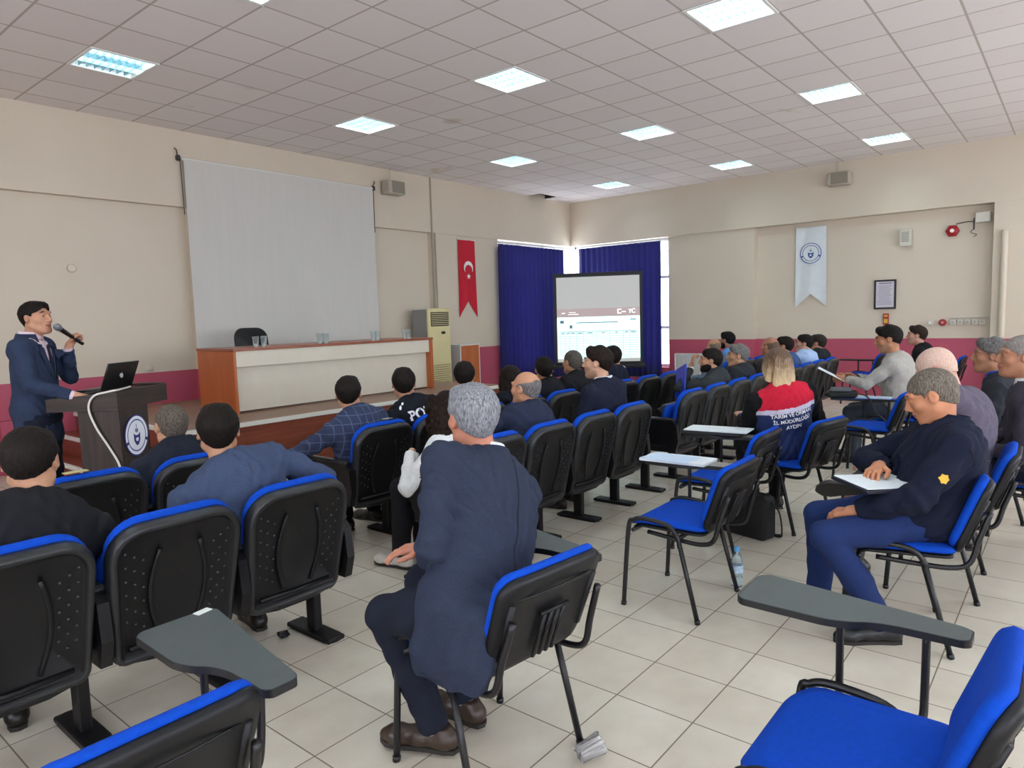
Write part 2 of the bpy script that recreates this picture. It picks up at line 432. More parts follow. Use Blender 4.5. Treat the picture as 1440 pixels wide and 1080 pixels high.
def portal(c, rot, sx, sy):
    l = bpy.data.lights.new('window_portal', 'AREA'); l.shape = 'RECTANGLE'; l.size = sx; l.size_y = sy; l.cycles.is_portal = True
    o = bpy.data.objects.new('window_portal', l); COL.objects.link(o); o.location = c; o.rotation_euler = rot
for qa, qb in WB_: portal(((qa+qb)/2, Y0-T-.02, 2.0), (-PI/2, 0, PI), qb-qa, 2.2)
for qa, qb in WR_: portal((X0-T-.02, (qa+qb)/2, 2.0), (PI/2, 0, -PI/2), qb-qa, 2.2)
portal((11.87, YW+T+.02, 1.76), (-PI/2, 0, 0), 2.5, 2.68); portal((XW+T+.02, 7.8, 1.76), (PI/2, 0, PI/2), 2.4, 2.68)
wd = bpy.data.worlds.new('world'); SC.world = wd; wd.use_nodes = True
nt = wd.node_tree; bg = nt.nodes['Background']
bg.inputs[0].default_value = srgb('eaf2ff'); bg.inputs[1].default_value = 5.5
vs.exposure = 0.84
# ------------------------------------------------------------------ fixed auditorium seats
BLK = M('black_plastic', '0c0d10', .42, var=.1, scale=15, bump=.2, bscale=900, spec=.35)
BLK2 = M('black_metal', '0d0d10', .4, spec=.35)
BLUE = M('blue_fabric', '0544b4', .9, var=.08, scale=60, bump=.5, bscale=1200, spec=.2)
GREYRIM = M('grey_plastic_rim', '1d1f21', .34, bump=.2, bscale=700)
DOT = M('vent_hole', '0a0a0b', .7)
VENTDOT = M('vent_dot', '3c3e42', .35)  # vent dots on the shell, their highlights put into the paler grey
def plate(mb, W, H, r, rings, fr, bow=0, taper=0, mi=0, n=6, cap1=True, cap0=True, wav=None):
    """rounded plate: rings = (inset, depth); fr=(origin,U,V,W); origin at the plate's bottom centre"""
    o, U, V, N = [np.array(x, float) for x in fr]; rs = []
    for ins, d in rings:
        rr = [max(q-ins, .004) for q in (r if hasattr(r, '__len__') else [r]*4)]
        out = rrect(W-2*ins, H-2*ins, rr, n)
        ring = []
        for u, v in out:
            vv = v+H/2; k = 1-taper*(1-vv/H); uu = u*k
            ring.append(o+U*uu+V*vv+N*(d+bow*(uu*uu)/(W*W/4)))
        rs.append(ring)
    return mb.rings(rs, mi, cap0, cap1)
BT, BZ0 = (-.375, .865), (-.255, .325)     # back top (y,z), bottom (y,z), seat frame
def back_frame(y0, z0, y1, z1):
    V = unit((0, y1-y0, z1-z0)); U = np.array((1., 0, 0)); N = np.cross(U, V)   # N points to the rear (-y)
    return (0, y0, z0), U, V, N
def make_seat_meshes():
    D = {}
    fr = back_frame(BZ0[0], BZ0[1], BT[0], BT[1])
    if fr[3][1] > 0: fr = (fr[0], fr[1], fr[2], -fr[3])
    H = math.hypot(BT[0]-BZ0[0], BT[1]-BZ0[1])
    rads = (.13, .13, .05, .05)
    a = MB()
    plate(a, .505, H, rads, [(.012, -.02), (0, -.008), (0, .018), (.006, .029), (.016, .034), (.028, .030), (.034, .020), (.036, .017)], fr, bow=-.022, taper=.1)
    # inner field with two soft arcs and lower lip
    o, U, V, N = fr
    def P(u, v, d): return np.array(o)+U*(u*(1-.1*(1-v/H)))+V*v+N*(d-.022*u*u/(.2525**2))
    for sg in (-1, 1):
        a.tube([P(sg*(.075+.035*math.sin(PI*t)), .09+t*(H-.2), .0165) for t in np.linspace(0, 1, 12)], .009, 6, flat=.5, upv=N)
    a.tube([P(-.19, .06, .017), P(0, .06, .017), P(.19, .06, .017)], .011, 6)
    a.tube([P(-.225, .012, .01), P(-.1, .0, .012), P(.1, .0, .012), P(.225, .012, .01)], .016, 8)
    for sg in (-1, 1):
        for i in range(3):
            for j in range(6):
                u = sg*(.135+.03*i); v = .14+.055*j+.018*i
                c = P(u, v, .0175); a.rings([[c+U*(.0045*math.cos(q))+V*(.0045*math.sin(q))+N*d for q in np.linspace(0, 2*PI, 9)[:-1]] for d in (-.001, .0012)], 1)
    D['shell'] = a.mesh('back_shell'); D['shell'].materials.append(BLK); D['shell'].materials.append(VENTDOT)
    a = MB()
    fr2 = (np.array(fr[0])+np.array(fr[2])*.03, fr[1], fr[2], fr[3])
    plate(a, .497, H-.012, (.135, .135, .05, .05), [(.03, -.012), (.008, -.012), (.0, -.022), (.0, -.040), (.012, -.058), (.04, -.066), (.09, -.068)], fr2, bow=-.022, taper=.1)
    D['pad'] = a.mesh('back_cushion'); D['pad'].materials.append(BLUE)
    # rim strip between (lighter grey plastic)
    a = MB()
    plate(a, .509, H+.004, (.133, .133, .05, .05), [(.008, -.018), (-.001, -.010), (-.001, .012), (.006, .0315), (.0165, .0365), (.027, .032), (.03, .026)], (np.array(fr[0])-np.array(fr[2])*.002, fr[1], fr[2], fr[3]), bow=-.022, taper=.1, cap0=False, cap1=False)
    D['rim'] = a.mesh('back_rim'); D['rim'].materials.append(GREYRIM)
    def seat(folded):
        if folded: V = unit((0, -.20, 1)); org = np.array((0, -.085, .36))
        else: V = unit((0, 1, .06)); org = np.array((0, -.21, .41))
        U = np.array((1., 0, 0)); N = np.cross(U, V)
        if folded: N = -N if N[1] > 0 else N     # upholstery faces the back
        else: N = N if N[2] > 0 else -N
        b = MB(); plate(b, .45, .40 if folded else .44, .07, [(.02, -.045), (.004, -.035), (0, -.01), (.004, .0)], (org, U, V, N))
        c = MB(); plate(c, .455, .405 if folded else .445, .075, [(.01, .0), (0, .008), (0, .03), (.015, .046), (.05, .052)], (org, U, V, N))
        mb_, mc = b.mesh('seat_pan'), c.mesh('seat_cushion'); mb_.materials.append(BLK); mc.materials.append(BLUE); return mb_, mc
    D['fold'] = seat(True); D['down'] = seat(False)
    a = MB(); a.box((0, 0, .012), (.10, .36, .024), .006); a.prism(rrect(.10, .36, .045), 0, .022); a.box((0, .0, .2), (.045, .075, .38), .006)
    a.box((0, -.06, .39), (.05, .3, .05), .008)
    D['ped'] = a.mesh('pedestal'); D['ped'].materials.append(BLK2)
    a = MB()
    out = [(-.30, .36), (-.33, .46), (-.315, .60), (-.27, .635), (.12, .635), (.165, .61), (.17, .57), (.10, .44), (.06, .36)]
    a.prism(out, -.02, .02, ((0, 0, 0), (0, 1, 0), (0, 0, 1), (1, 0, 0)))
    D['armp'] = a.mesh('side_panel'); D['armp'].materials.append(BLK2)
    a = MB(); a.box((0, -.07, .643), (.055, .44, .03), .012); D['arm'] = a.mesh('armrest'); D['arm'].materials.append(GREYRIM)
    a = MB(); a.tube([(-.265, -.02, .37), (.265, -.02, .37)], .022, 8); D['beam'] = a.mesh('beam'); D['beam'].materials.append(BLK2)
    return D
SD = make_seat_meshes()
FIXED = {}
def fixed_seat(key, x, y, label, folded, left_end=False, group='fixed auditorium seats'):
    r = empty('auditorium_seat', (x, y, 0), 0, label, 'seat', group)
    link('back_shell', SD['shell'], r); link('back_cushion', SD['pad'], r); link('back_rim', SD['rim'], r)
    s_ = link('seat_pan', SD['fold' if folded else 'down'][0], r); link('seat_cushion', SD['fold' if folded else 'down'][1], s_)
    link('beam', SD['beam'], r)
    for sg in ((-1, 1) if left_end else (1,)):
        for nm, k in (('pedestal', 'ped'), ('side_panel', 'armp'), ('armrest', 'arm')):
            c = link(nm, SD[k], r); c.location = (sg*.268, 0, 0)
    FIXED[key] = (x, y)
    return r
S = 'blue fixed auditorium seat '
RA, RB = 2.95, 3.95
for key, x, y, fold, le, lb in [
 ('A1', .62, RA, 0, 1, S+'at the left edge, holding the man in the black jacket'),
 ('A2', 1.15, RA, 1, 0, S+'standing empty between the black jacket and the grey-blue jacket'),
 ('A3', 1.68, RA, 0, 0, S+'under the man in the grey-blue jacket, last before the aisle'),
 ('A4', 3.02, RA, 0, 1, S+'of the curly-haired woman, mostly hidden by the grey-haired man in front'),
 ('A5', 3.55, RA, 0, 0, S+'holding the balding man in the navy suit with white collar'),
 ('A6', 4.08, RA, 1, 0, S+'empty, second from the right end of the middle front-most row'),
 ('A7', 4.61, RA, 0, 0, S+'under the young man in profile in a navy suit'),
 ('A8', 5.67, RA, 1, 1, S+'tipped up and empty, first after the gap beside the white papers'),
 ('A9', 6.20, RA, 1, 0, S+'empty, second after the gap, behind the tablet with the black folder'),
 ('A10', 6.74, RA, 0, 0, S+'holding the bearded man with the blue folder'),
 ('A11', 7.28, RA, 0, 0, S+'holding the grey-haired man with the open white collar'),
 ('A12', 8.42, RA, 0, 1, S+'of the bald man sitting behind the blond hair'),
 ('A13', 8.95, RA, 0, 0, S+'of the dark-haired man just right of the blond hair'),
 ('A14', 9.48, RA, 0, 0, S+'holding the man in the pale blue shirt, far right row'),
 ('A15', 10.02, RA, 0, 0, S+'ending the far row, holding the man in the dark quilted jacket'),
 ('B1', 1.22, RB, 1, 1, S+'empty, yellow note on its top, in front of the lectern'),
 ('B2', 1.75, RB, 0, 0, S+'holding the balding man beside the lectern emblem'),
 ('B3', 3.01, RB, 0, 1, S+'holding the man in the checked jacket'),
 ('B4', 3.54, RB, 0, 0, S+'holding the police officer'),
 ('B5', 4.07, RB, 0, 0, S+'hidden behind the grey-haired man, holding the man in camouflage grey'),
 ('B6', 4.60, RB, 0, 0, S+'holding the woman with long dark hair'),
 ('B7', 5.13, RB, 0, 0, S+'left of the young man in profile, holding a man in black'),
 ('B8', 5.66, RB, 0, 0, S+'partly behind the young man in profile, its blue corner showing'),
 ('B9', 6.19, RB, 0, 0, S+'right of the young man in profile, holding a navy suit'),
 ('B10', 6.72, RB, 1, 0, S+'empty before the projection screen foot, second from row end'),
 ('B11', 7.25, RB, 1, 0, S+'empty, end of the row before the radiator'),
 ('B12', 9.06, RB, 0, 1, S+'by the radiator, of the bald man'),
 ('B13', 9.60, RB, 0, 0, S+'by the radiator, of the man in the bright blue shirt'),
 ('B14', 10.14, RB, 1, 0, S+'empty, between the grey-haired man and the blond hair')]:
    fixed_seat(key, x, y, lb, bool(fold), bool(le))
n_ = MB(); n_.box((0, 0, 0), (.10, .045, .004), .001)
o = n_.build('paper_note', M('note_paper', 'b9b07c', .8)); o.location = (1.155, 3.62, .903); tag(o, 'small yellowed paper label on top of the empty seat by the lectern', 'label')
n_ = MB(); n_.box((0, 0, 0), (.07, .035, .003), .001)
o = n_.build('paper_note', M('note_paper2', '8f9484', .8)); o.location = (3.05, 3.62, .903); tag(o, 'small grey paper label on top of the seat behind the checked jacket', 'label')

# ------------------------------------------------------------------ loose chairs with black tube frame
FRAMEB = M('black_tube', '0e0e11', .38, bump=.1, bscale=300)
TABM = M('tablet_top', '4a5150', .38, var=.06, scale=40, bump=.06, bscale=500)
TABE = M('tablet_edge', '101113', .45)
TABP = M('tablet_pale', '8b8a84', .4, var=.05)
TABB = M('tablet_blue', '1c4aa8', .5)
TABR = M('tablet_brown', '53292c', .5)
LB0, LB1 = (-.235, .455), (-.36, .785)
def roundpoly(pts, r=.02, n=4):
    out = []; N = len(pts); P = [np.array(p, float) for p in pts]
    for i in range(N):
        a, b, c = P[i-1], P[i], P[(i+1) % N]; da, dc = unit(a-b), unit(c-b); q = min(r, np.linalg.norm(a-b)*.4, np.linalg.norm(c-b)*.4)
        if np.dot(da, dc) < -.93: out.append(tuple(b)); continue
        p0, p1 = b+da*q, b+dc*q
        for k in range(n+1):
            t = k/n; out.append(tuple(p0*(1-t)**2+b*2*t*(1-t)+p1*t*t))
    return out
def make_loose():
    D = {}
    fr = back_frame(LB0[0], LB0[1], LB1[0], LB1[1])
    if fr[3][1] > 0: fr = (fr[0], fr[1], fr[2], -fr[3])
    H = math.hypot(LB1[0]-LB0[0], LB1[1]-LB0[1]); o, U, V, N = fr
    a = MB(); plate(a, .47, H, (.075, .075, .06, .06), [(.012, -.014), (0, -.006), (0, .008), (.008, .018), (.02, .02), (.06, .02)], fr, bow=-.035, taper=.06)
    def P(u, v, d): return np.array(o)+U*u+V*v+N*(d-.035*u*u/(.235**2))
    for k in range(4): a.tube([P(-.045+.03*k, .03, .02), P(-.045+.03*k, .2, .02)], .009, 6, flat=.6, upv=N)
    a.tube([P(-.065, .205, .019), P(.065, .205, .019)], .008, 6)
    a.tube([P(u, .275+.02*(1-(u/.2)**2), .0185) for u in np.linspace(-.17, .17, 9)], .006, 6, flat=.5, upv=N)
    for sg in (-1, 1): a.tube([P(sg*.185, .06, .018), P(sg*.19, .27, .018)], .012, 6)
    D['shell'] = a.mesh('back_shell'); D['shell'].materials.append(BLK)
    a = MB(); plate(a, .462, H-.006, (.08, .08, .06, .06), [(.03, -.008), (.004, -.010), (0, -.018), (.002, -.03), (.015, -.044), (.05, -.05), (.1, -.052)], (np.array(o)+V*.014, U, V, N), bow=-.035, taper=.06)
    D['pad'] = a.mesh('back_cushion'); D['pad'].materials.append(BLUE)
    # seat: waterfall front edge
    def seatgrid(t0, t1, ins):
        rs = []
        for ii, d in ((ins+.02, t0), (ins, t0+(t1-t0)*.25), (ins, t0+(t1-t0)*.7), (ins+.015, t1), (ins+.05, t1+.006)):
            ring = []
            for u, v in rrect(.47-2*ii, .43-2*ii, (.09-ii*.5, .09-ii*.5, .05, .05), 6):
                drop = -.035*max(0, (v-.10)/.115)**2
                ring.append((u, v, .445+d+drop+.012*(u/.235)**2))
            rs.append(ring)
        return rs
    a = MB(); a.rings(seatgrid(-.02, .002, .006)); D['pan'] = a.mesh('seat_pan'); D['pan'].materials.append(BLK)
    a = MB(); a.rings(seatgrid(.003, .035, .0)); D['seat'] = a.mesh('seat_cushion'); D['seat'].materials.append(BLUE)
    for sg in (-1, 1):
        a = MB(); a.tube(spline([(sg*.255, .225, .004), (sg*.246, .195, .42), (sg*.245, .165, .475), (sg*.245, .10, .492), (sg*.245, -.03, .478), (sg*.246, -.085, .43), (sg*.247, -.10, .37)], 5), .0125, 8)
        a.tube([(sg*.246, -.09, .42), (sg*.258, -.20, .004)], .0125, 8)
        a.tube([(sg*.2555, .2255, 0), (sg*.2545, .2235, .02)], .015, 8); a.tube([(sg*.2585, -.2005, 0), (sg*.2575, -.196, .02)], .015, 8)
        k = 'legL' if sg < 0 else 'legR'; D[k] = a.mesh('leg_frame'); D[k].materials.append(FRAMEB)
        a = MB(); a.tube(spline([(sg*.205, .10, .412), (sg*.21, -.08, .40), (sg*.215, -.20, .40), (sg*.215, -.265, .43), (sg*.21, -.295, .53), (sg*.20, -.338, .66)], 5), .012, 8)
        k = 'upL' if sg < 0 else 'upR'; D[k] = a.mesh('back_upright'); D[k].materials.append(FRAMEB)
    a = MB(); a.tube([(-.244, .17, .42), (.244, .17, .42)], .011, 8); a.tube([(-.246, -.085, .415), (.246, -.085, .415)], .011, 8); D['cross'] = a.mesh('crossbar'); D['cross'].materials.append(FRAMEB)
    out = [(.235, .40), (.26, .425), (.455, .425), (.485, .40), (.40, -.21), (.385, -.235), (.315, -.235), (.30, -.215)]
    inner = spline([(.30, -.16), (.297, -.05), (.28, .02), (.25, .075), (.232, .14), (.232, .22)], 4)
    out = out+[tuple(q) for q in inner]
    out = roundpoly([(u*.97+.01, v*.92) for u, v in out], .022)
    a = MB(); a.prism(out, .665, .685, mi=1)
    sh = [(.358+(u-.358)*.985, .1+(v-.1)*.985) for u, v in out]
    a.prism(sh, .6845, .6865, mi=0)
    D['tab'] = a
    a = MB(); a.tube(spline([(.30, .10, .675), (.30, .10, .50), (.295, .10, .435), (.26, .10, .42), (.228, .10, .42)], 5), .011, 8); a.tube(spline([(.345, -.11, .675), (.335, -.11, .50), (.315, -.11, .435), (.27, -.10, .42), (.228, -.09, .41)], 5), .011, 8)
    a.tube([(.30, .10, .668), (.345, -.11, .668)], .012, 8)
    D['tabpost'] = a.mesh('tablet_post'); D['tabpost'].materials.append(FRAMEB)
    return D
LD = make_loose()
LOOSE = {}
TABMESH = {}
def loose_chair(key, x, y, rz, label, tablet=None):
    r = empty('tablet_chair' if tablet else 'visitor_chair', (x, y, 0), rad(rz), label, 'chair', 'loose blue chairs with black frames')
    link('back_shell', LD['shell'], r); link('back_cushion', LD['pad'], r)
    s_ = link('seat_pan', LD['pan'], r); link('seat_cushion', LD['seat'], s_)
    for nm, k in (('leg_frame', 'legL'), ('leg_frame', 'legR'), ('back_upright', 'upL'), ('back_upright', 'upR'), ('crossbar', 'cross')): link(nm, LD[k], r)
    if tablet:
        if tablet.name not in TABMESH:
            me = LD['tab'].mesh('writing_tablet'); me.materials.append(tablet); me.materials.append(TABE); TABMESH[tablet.name] = me
        t = link('writing_tablet', TABMESH[tablet.name], r); link('tablet_post', LD['tabpost'], t)
    LOOSE[key] = (x, y, rad(rz))
    return r
B_ = 'blue loose chair '
loose_chair('L1', .53, 1.69, 0, B_+'and grey tablet at the bottom left, cut by the lower edge', TABM)
loose_chair('L2', 1.74, 1.58, -6, B_+'and dark tablet, holding the grey-haired man in the foreground', TABM)
loose_chair('L3', 3.40, 1.63, 0, B_+'standing empty in the middle of the floor, papers on its tablet', TABP)
loose_chair('L4', 4.37, 1.83, 2, B_+'standing empty behind the other empty one, black folder on its tablet', TABP)
loose_chair('L5', 5.10, 1.62, -12, B_+'holding the blond woman in the vest')
loose_chair('L6', 3.67, .646, 14, B_+'holding the man in the dark navy jacket at the right')
loose_chair('L7', 4.43, .57, 2, B_+'of the bald man with crossed legs')
loose_chair('L8', 6.90, 1.48, 0, B_+'with blue tablet and black bag, right of the woman in the vest', TABB)
loose_chair('L9', 7.62, 1.40, 0, B_+'holding the man in the light grey jacket')
loose_chair('L10', 5.25, .21, 0, B_+'of the man in the dark grey jacket at the right edge')
loose_chair('L11', 6.15, .46, 0, B_+'of the man with the blue collar at the right edge')
loose_chair('L12', 1.77, .405, 0, B_+'and dark tablet in the bottom right corner, empty', TABM)
loose_chair('L13', 10.45, 1.60, 0, B_+'of the young man in black by the pink wall')
loose_chair('L14', 12.25, 2.75, 0, B_+'and brown tablet, empty against the pink wall', TABR)
loose_chair('L15', 11.9, 1.62, 0, B_+'standing empty behind the young man in black by the wall')

# ------------------------------------------------------------------ stage, steps, desk
def wood(name, c1, c2, rough=.4, sc=(3, 3, 40), scale=1.0):
    m, nt, p = base_mat(name); L = nt.links
    tc = nd(nt, 'ShaderNodeTexCoord'); mp = nd(nt, 'ShaderNodeMapping'); mp.inputs['Scale'].default_value = sc; L.new(tc.outputs['Object'], mp.inputs[0])
    n = nd(nt, 'ShaderNodeTexNoise', i_Scale=scale, i_Detail=6, i_Roughness=.6, i_Distortion=.6); L.new(mp.outputs[0], n.inputs['Vector'])
    r = nd(nt, 'ShaderNodeMapRange'); r.inputs[1].default_value = .3; r.inputs[2].default_value = .7; L.new(n.outputs[0], r.inputs[0])
    mx = nd(nt, 'ShaderNodeMix', data_type='RGBA'); mx.inputs[6].default_value = srgb(c1); mx.inputs[7].default_value = srgb(c2); L.new(r.outputs[0], mx.inputs[0])
    L.new(mx.outputs[2], p.inputs['Base Color']); p.inputs['Roughness'].default_value = rough
    MATS[name] = m; return m
MAHOG = wood('mahogany_laminate', '6b3220', '8a4630', .35, (1.5, 1.5, 22))
DECK = wood('stage_deck', '80604f', '96735f', .45, (1.2, 14, 3))
WHITE = M('white_edge', 'dcdad2', .45)
CREAM = M('cream_laminate', 'd9d2c0', .4, var=.02, scale=8)
ORANGE = wood('orange_beech', 'a9582a', 'bd6a36', .38, (6, 6, 1.2))
TOPW = wood('desk_top_wood', '8a4a30', '9b5639', .35, (2, 20, 3))
SX0, SX1, SY, SZ = 2.9, 7.5, 6.27, .61
r = empty('stage', (0, 0, 0), 0, 'low wooden stage platform with white edging along the wall under the big screen', 'stage')
a = MB(); bb(a, SX0+.01, SX1-.01, SY+.01, YW-.012, SZ-.03, SZ); a.build('deck', DECK, r)
a = MB(); bb(a, SX0+.02, SX1-.02, SY+.02, YW-.012, 0, SZ-.03); a.build('front_panel', MAHOG, r)
a = MB(); bb(a, SX0, SX1, SY-.005, SY+.035, SZ-.035, SZ+.006); a.build('nosing', WHITE, r)
a = MB(); bb(a, SX0, SX0+.035, SY, YW-.012, SZ-.034, SZ+.005); a.build('nosing', WHITE, r)
a = MB(); bb(a, SX0, SX0+.03, SY-.003, SY+.03, 0, SZ-.035); a.build('corner_strip', WHITE, r)
r = empty('stage_steps', (0, 0, 0), 0, 'wooden steps with white nosings up to the stage, behind the lectern', 'steps')
for k, (x, z) in enumerate(((2.45, .203), (2.675, .407))):
    a = MB(); bb(a, x, 2.899, 6.95, YW-.012, (z-.2033 if k else 0), z, .003); a.build('step', MAHOG, r)
    a = MB(); bb(a, x-.012, x+.03, 6.94, YW-.012, z-.03, z+.005); a.build('nosing', WHITE, r)
# panel desk
r = empty('panel_desk', (0, 0, 0), 0, 'long cream-fronted desk with orange wooden ends on the stage', 'desk')
dx0, dx1, dy0, dy1, dzt = 3.80, 6.72, 6.97, 7.75, 1.315
a = MB(); bb(a, dx0, dx0+.03, dy0-.01, dy1, SZ, dzt-.03); a.build('end_panel', ORANGE, r)
a = MB(); bb(a, dx1-.05, dx1, dy0-.03, dy1, SZ, dzt-.03); a.build('end_panel', ORANGE, r)
a = MB(); bb(a, dx0+.03, dx1-.05, dy0+.06, dy0+.08, SZ+.02, dzt-.17); a.build('front_panel', CREAM, r)
a = MB(); bb(a, dx0+.03, dx1-.05, dy0-.01, dy0+.02, dzt-.20, dzt-.03); a.build('top_board', CREAM, r)
a = MB(); bb(a, dx0-.01, dx1+.01, dy0-.03, dy1, dzt-.03, dzt); a.build('desktop', TOPW, r)
GL = M('drinking_glass', 'e8f0f0', .05, trans=.9, spec=.5)
lbs = ['left glass of the pair at the left end of the stage desk', 'right glass of the pair at the left end of the stage desk', 'left glass by the black chair on the stage desk', 'right glass by the black chair on the stage desk',
       'left glass right of the middle of the stage desk', 'right glass right of the middle of the stage desk', 'left glass near the right end of the stage desk', 'right glass near the right end of the stage desk']
for lb, x in zip(lbs, (4.14, 4.24, 4.98, 5.07, 5.80, 5.87, 6.33, 6.40)):
    a = MB(); a.lathe([(.0, 0), (.026, 0), (.028, .004), (.036, .12), (.034, .12), (.026, .008), (0, .008)], 16)
    o = a.build('drinking_glass', GL); o.location = (x, 7.08, dzt); tag(o, lb, 'glass', 'upturned glasses on the stage desk')
r = empty('desk_chair', (4.82, 8.10, SZ), PI, 'black chair with rounded back behind the stage desk', 'chair')
a = MB(); plate(a, .46, .36, .14, [(.02, -.02), (0, 0), (0, .03), (.02, .045), (.06, .05)], ((0, -.24, .56), (1, 0, 0), (0, -.1, .99), (0, -1, 0)), bow=-.03); a.build('backrest', BLK, r)
a = MB(); a.box((0, 0, .45), (.46, .44, .07), .03); a.build('seat', BLK, r)
for sx in (-1, 1):
    for sy in (-1, 1):
        a = MB(); a.tube([(sx*.2, sy*.19, .43), (sx*.22, sy*.22, 0)], .013, 8); a.build('leg', BLK2, r)
a = MB(); a.tube([(0, -.2, .44), (0, -.29, .6)], .03, 8, flat=.4); a.build('back_upright', BLK2, r)

# ------------------------------------------------------------------ air conditioner and cabinet right of the stage
r = empty('air_conditioner', (8.44, 8.73, 0), 0, 'yellowed floor-standing air conditioner tower beside the flag', 'air conditioner')
ACM = M('aged_plastic', 'd8cb98', .45, var=.04, scale=4); ACS = M('ac_side', '8e8e8c', .5); ACD = M('ac_dark', '2b2a26', .6)
a = MB(); a.box((0, -.18, .875), (.54, .06, 1.75), .025); a.build('front_panel', ACM, r)
a = MB(); a.box((0, .02, .87), (.535, .36, 1.73), .015); a.build('cabinet', ACS, r)
a = MB(); a.box((0, -.212, 1.565), (.43, .012, .24), .004); a.build('outlet', ACD, r)
a = MB()
for k in range(7): a.box((0, -.22, 1.47+.032*k), (.42, .012, .012), .003, rot=None)
a.build('outlet_slats', ACM, r)
a = MB(); a.tube([(.07+.0, -.214, 1.33), (.07, -.222, 1.33)], .05, 16, flat=.5, upv=(0, 0, 1)); a.build('control_window', ACD, r)
a = MB()
for k in range(16): a.box((0, -.213, .22+.037*k), (.44, .012, .014), .003)
a.build('intake_grille', M('ac_grille', '9b9168', .5), r)
r = empty('wooden_cabinet', (9.22, 8.76, 0), 0, 'low cabinet with orange wooden door and white side by the blue curtain', 'cabinet')
a = MB(); bb(a, -.26, .26, -.20, .22, 0, 1.10); a.build('body', WHITE, r)
a = MB(); bb(a, -.235, .225, -.215, -.20, .05, 1.075); a.build('door', ORANGE, r)

# ------------------------------------------------------------------ lectern, laptop, cable
LU = unit((math.cos(rad(38)), math.sin(rad(38)), 0)); LW = np.array((-LU[1], LU[0], 0))
LP = np.array((2.0, 5.31, 0.))
r = empty('lectern', LP, rad(38), 'dark wood lectern with round blue emblem in front of the presenter', 'lectern')
DWOOD = wood('dark_zebrano', '170d09', '37271f', .5, (30, 30, 1.2)); DWOODH = wood('dark_zebrano_flat', '170d09', '3a2a22', .5, (2, 2, 40))
a = MB(); bb(a, .0, .38, .0, .30, 0, .98, .003); a.build('column', DWOOD, r)
a = MB(); a.prism([(.0, .98), (.0, 1.115), (.52, 1.075), (.52, .98)], -.005, .68, ((0, 0, 0), (0, 1, 0), (0, 0, 1), (1, 0, 0))); a.build('desk_box', DWOODH, r)
a = MB(); bb(a, .60, .68, .02, .40, 1.105, 1.125, .006); a.build('side_ledge', DWOOD, r)
a = MB(); bb(a, -.1, .48, -.06, .36, 0, .03, .003); a.build('base', DWOOD, r)
NAVY = M('emblem_navy', '27277a', .5); EWHITE = M('emblem_white', 'e8ebf6', .5)
def emblem(fr, R_, parent, navy, white, seg=40, name='emblem'):
    """round seal: navy ring with two pale arcs of lettering, shield with a spike, on white"""
    o, U, V, W = [np.array(x, float) for x in fr]
    def ringpts(r0, r1, a0, a1, d, mb, n=40):
        pts0 = [o+U*r0*math.cos(t)+V*r0*math.sin(t)+W*d for t in np.linspace(a0, a1, n)]
        pts1 = [o+U*r1*math.cos(t)+V*r1*math.sin(t)+W*d for t in np.linspace(a0, a1, n)]
        mb.grid(np.array([pts1, pts0]).transpose(1, 0, 2), 0, False)
    a = MB(); a.rings([[o+U*R_*math.cos(t)+V*R_*math.sin(t)+W*d for t in np.linspace(0, 2*PI, seg+1)[:-1]] for d in (0, .002)]); e = a.build(name, navy, parent)
    b = MB(); b.rings([[o+U*R_*.72*math.cos(t)+V*R_*.72*math.sin(t)+W*d for t in np.linspace(0, 2*PI, seg+1)[:-1]] for d in (.0015, .003)])
    ringpts(R_*.78, R_*.93, rad(-15), rad(195), .0027, b); ringpts(R_*.78, R_*.93, rad(205), rad(335), .0027, b)
    b.build('white_field', white, e)
    c = MB(); s = R_
    c.prism([(-.27*s, .12*s), (-.13*s, .02*s), (0, .0), (.13*s, .02*s), (.27*s, .12*s), (.25*s, -.25*s), (.12*s, -.43*s), (0, -.5*s), (-.12*s, -.43*s), (-.25*s, -.25*s)], .003, .0042, fr)
    c.prism([(-.02*s, .12*s), (.02*s, .12*s), (.012*s, .55*s), (-.012*s, .55*s)], .003, .0042, fr)
    for sg in (-1, 1): c.prism([(sg*.05*s, .15*s), (sg*.12*s, .2*s), (sg*.09*s, .34*s), (sg*.04*s, .28*s)][::sg], .003, .0042, fr)
    c.build('shield', navy, e)
    d = MB(); d.prism([(-.12*s, -.14*s), (.02*s, -.1*s), (.13*s, -.16*s), (.04*s, -.3*s), (-.1*s, -.26*s)], .0042, .005, fr); d.build('shield_mark', white, e)
    return e
emblem(((.195, -.004, .77), (1, 0, 0), (0, 0, 1), (0, -1, 0)), .155, r, NAVY, EWHITE)
def lw(u, w_, z): return LP+LU*u+LW*w_+np.array((0, 0, z))
r = empty('laptop', lw(.30, .24, 1.102), rad(38), 'black laptop open on the lectern, lid towards the audience', 'laptop')
LAP = M('laptop_black', '0c0c0e', .35)
a = MB(); a.box((0, .06, .014), (.39, .24, .018), .004, rot=((1, 0, 0), (0, 1, 0.077), (0, -.077, 1))); a.build('keyboard_base', LAP, r)
a = MB(); a.box((0, -.095, .112), (.40, .010, .215), .004, rot=((1, 0, 0), (0, .93, -.36), (0, .36, .93))); l_ = a.build('lid', LAP, r)
a = MB(); a.rings([[(.02*math.cos(t), -.095-.008, .112+.02*math.sin(t)*.93) for t in np.linspace(0, 2*PI, 17)[:-1]], [(.02*math.cos(t), -.098-.009, .112+.02*math.sin(t)*.93) for t in np.linspace(0, 2*PI, 17)[:-1]]]); a.build('lid_badge', M('badge', 'b9bcc2', .3), l_)
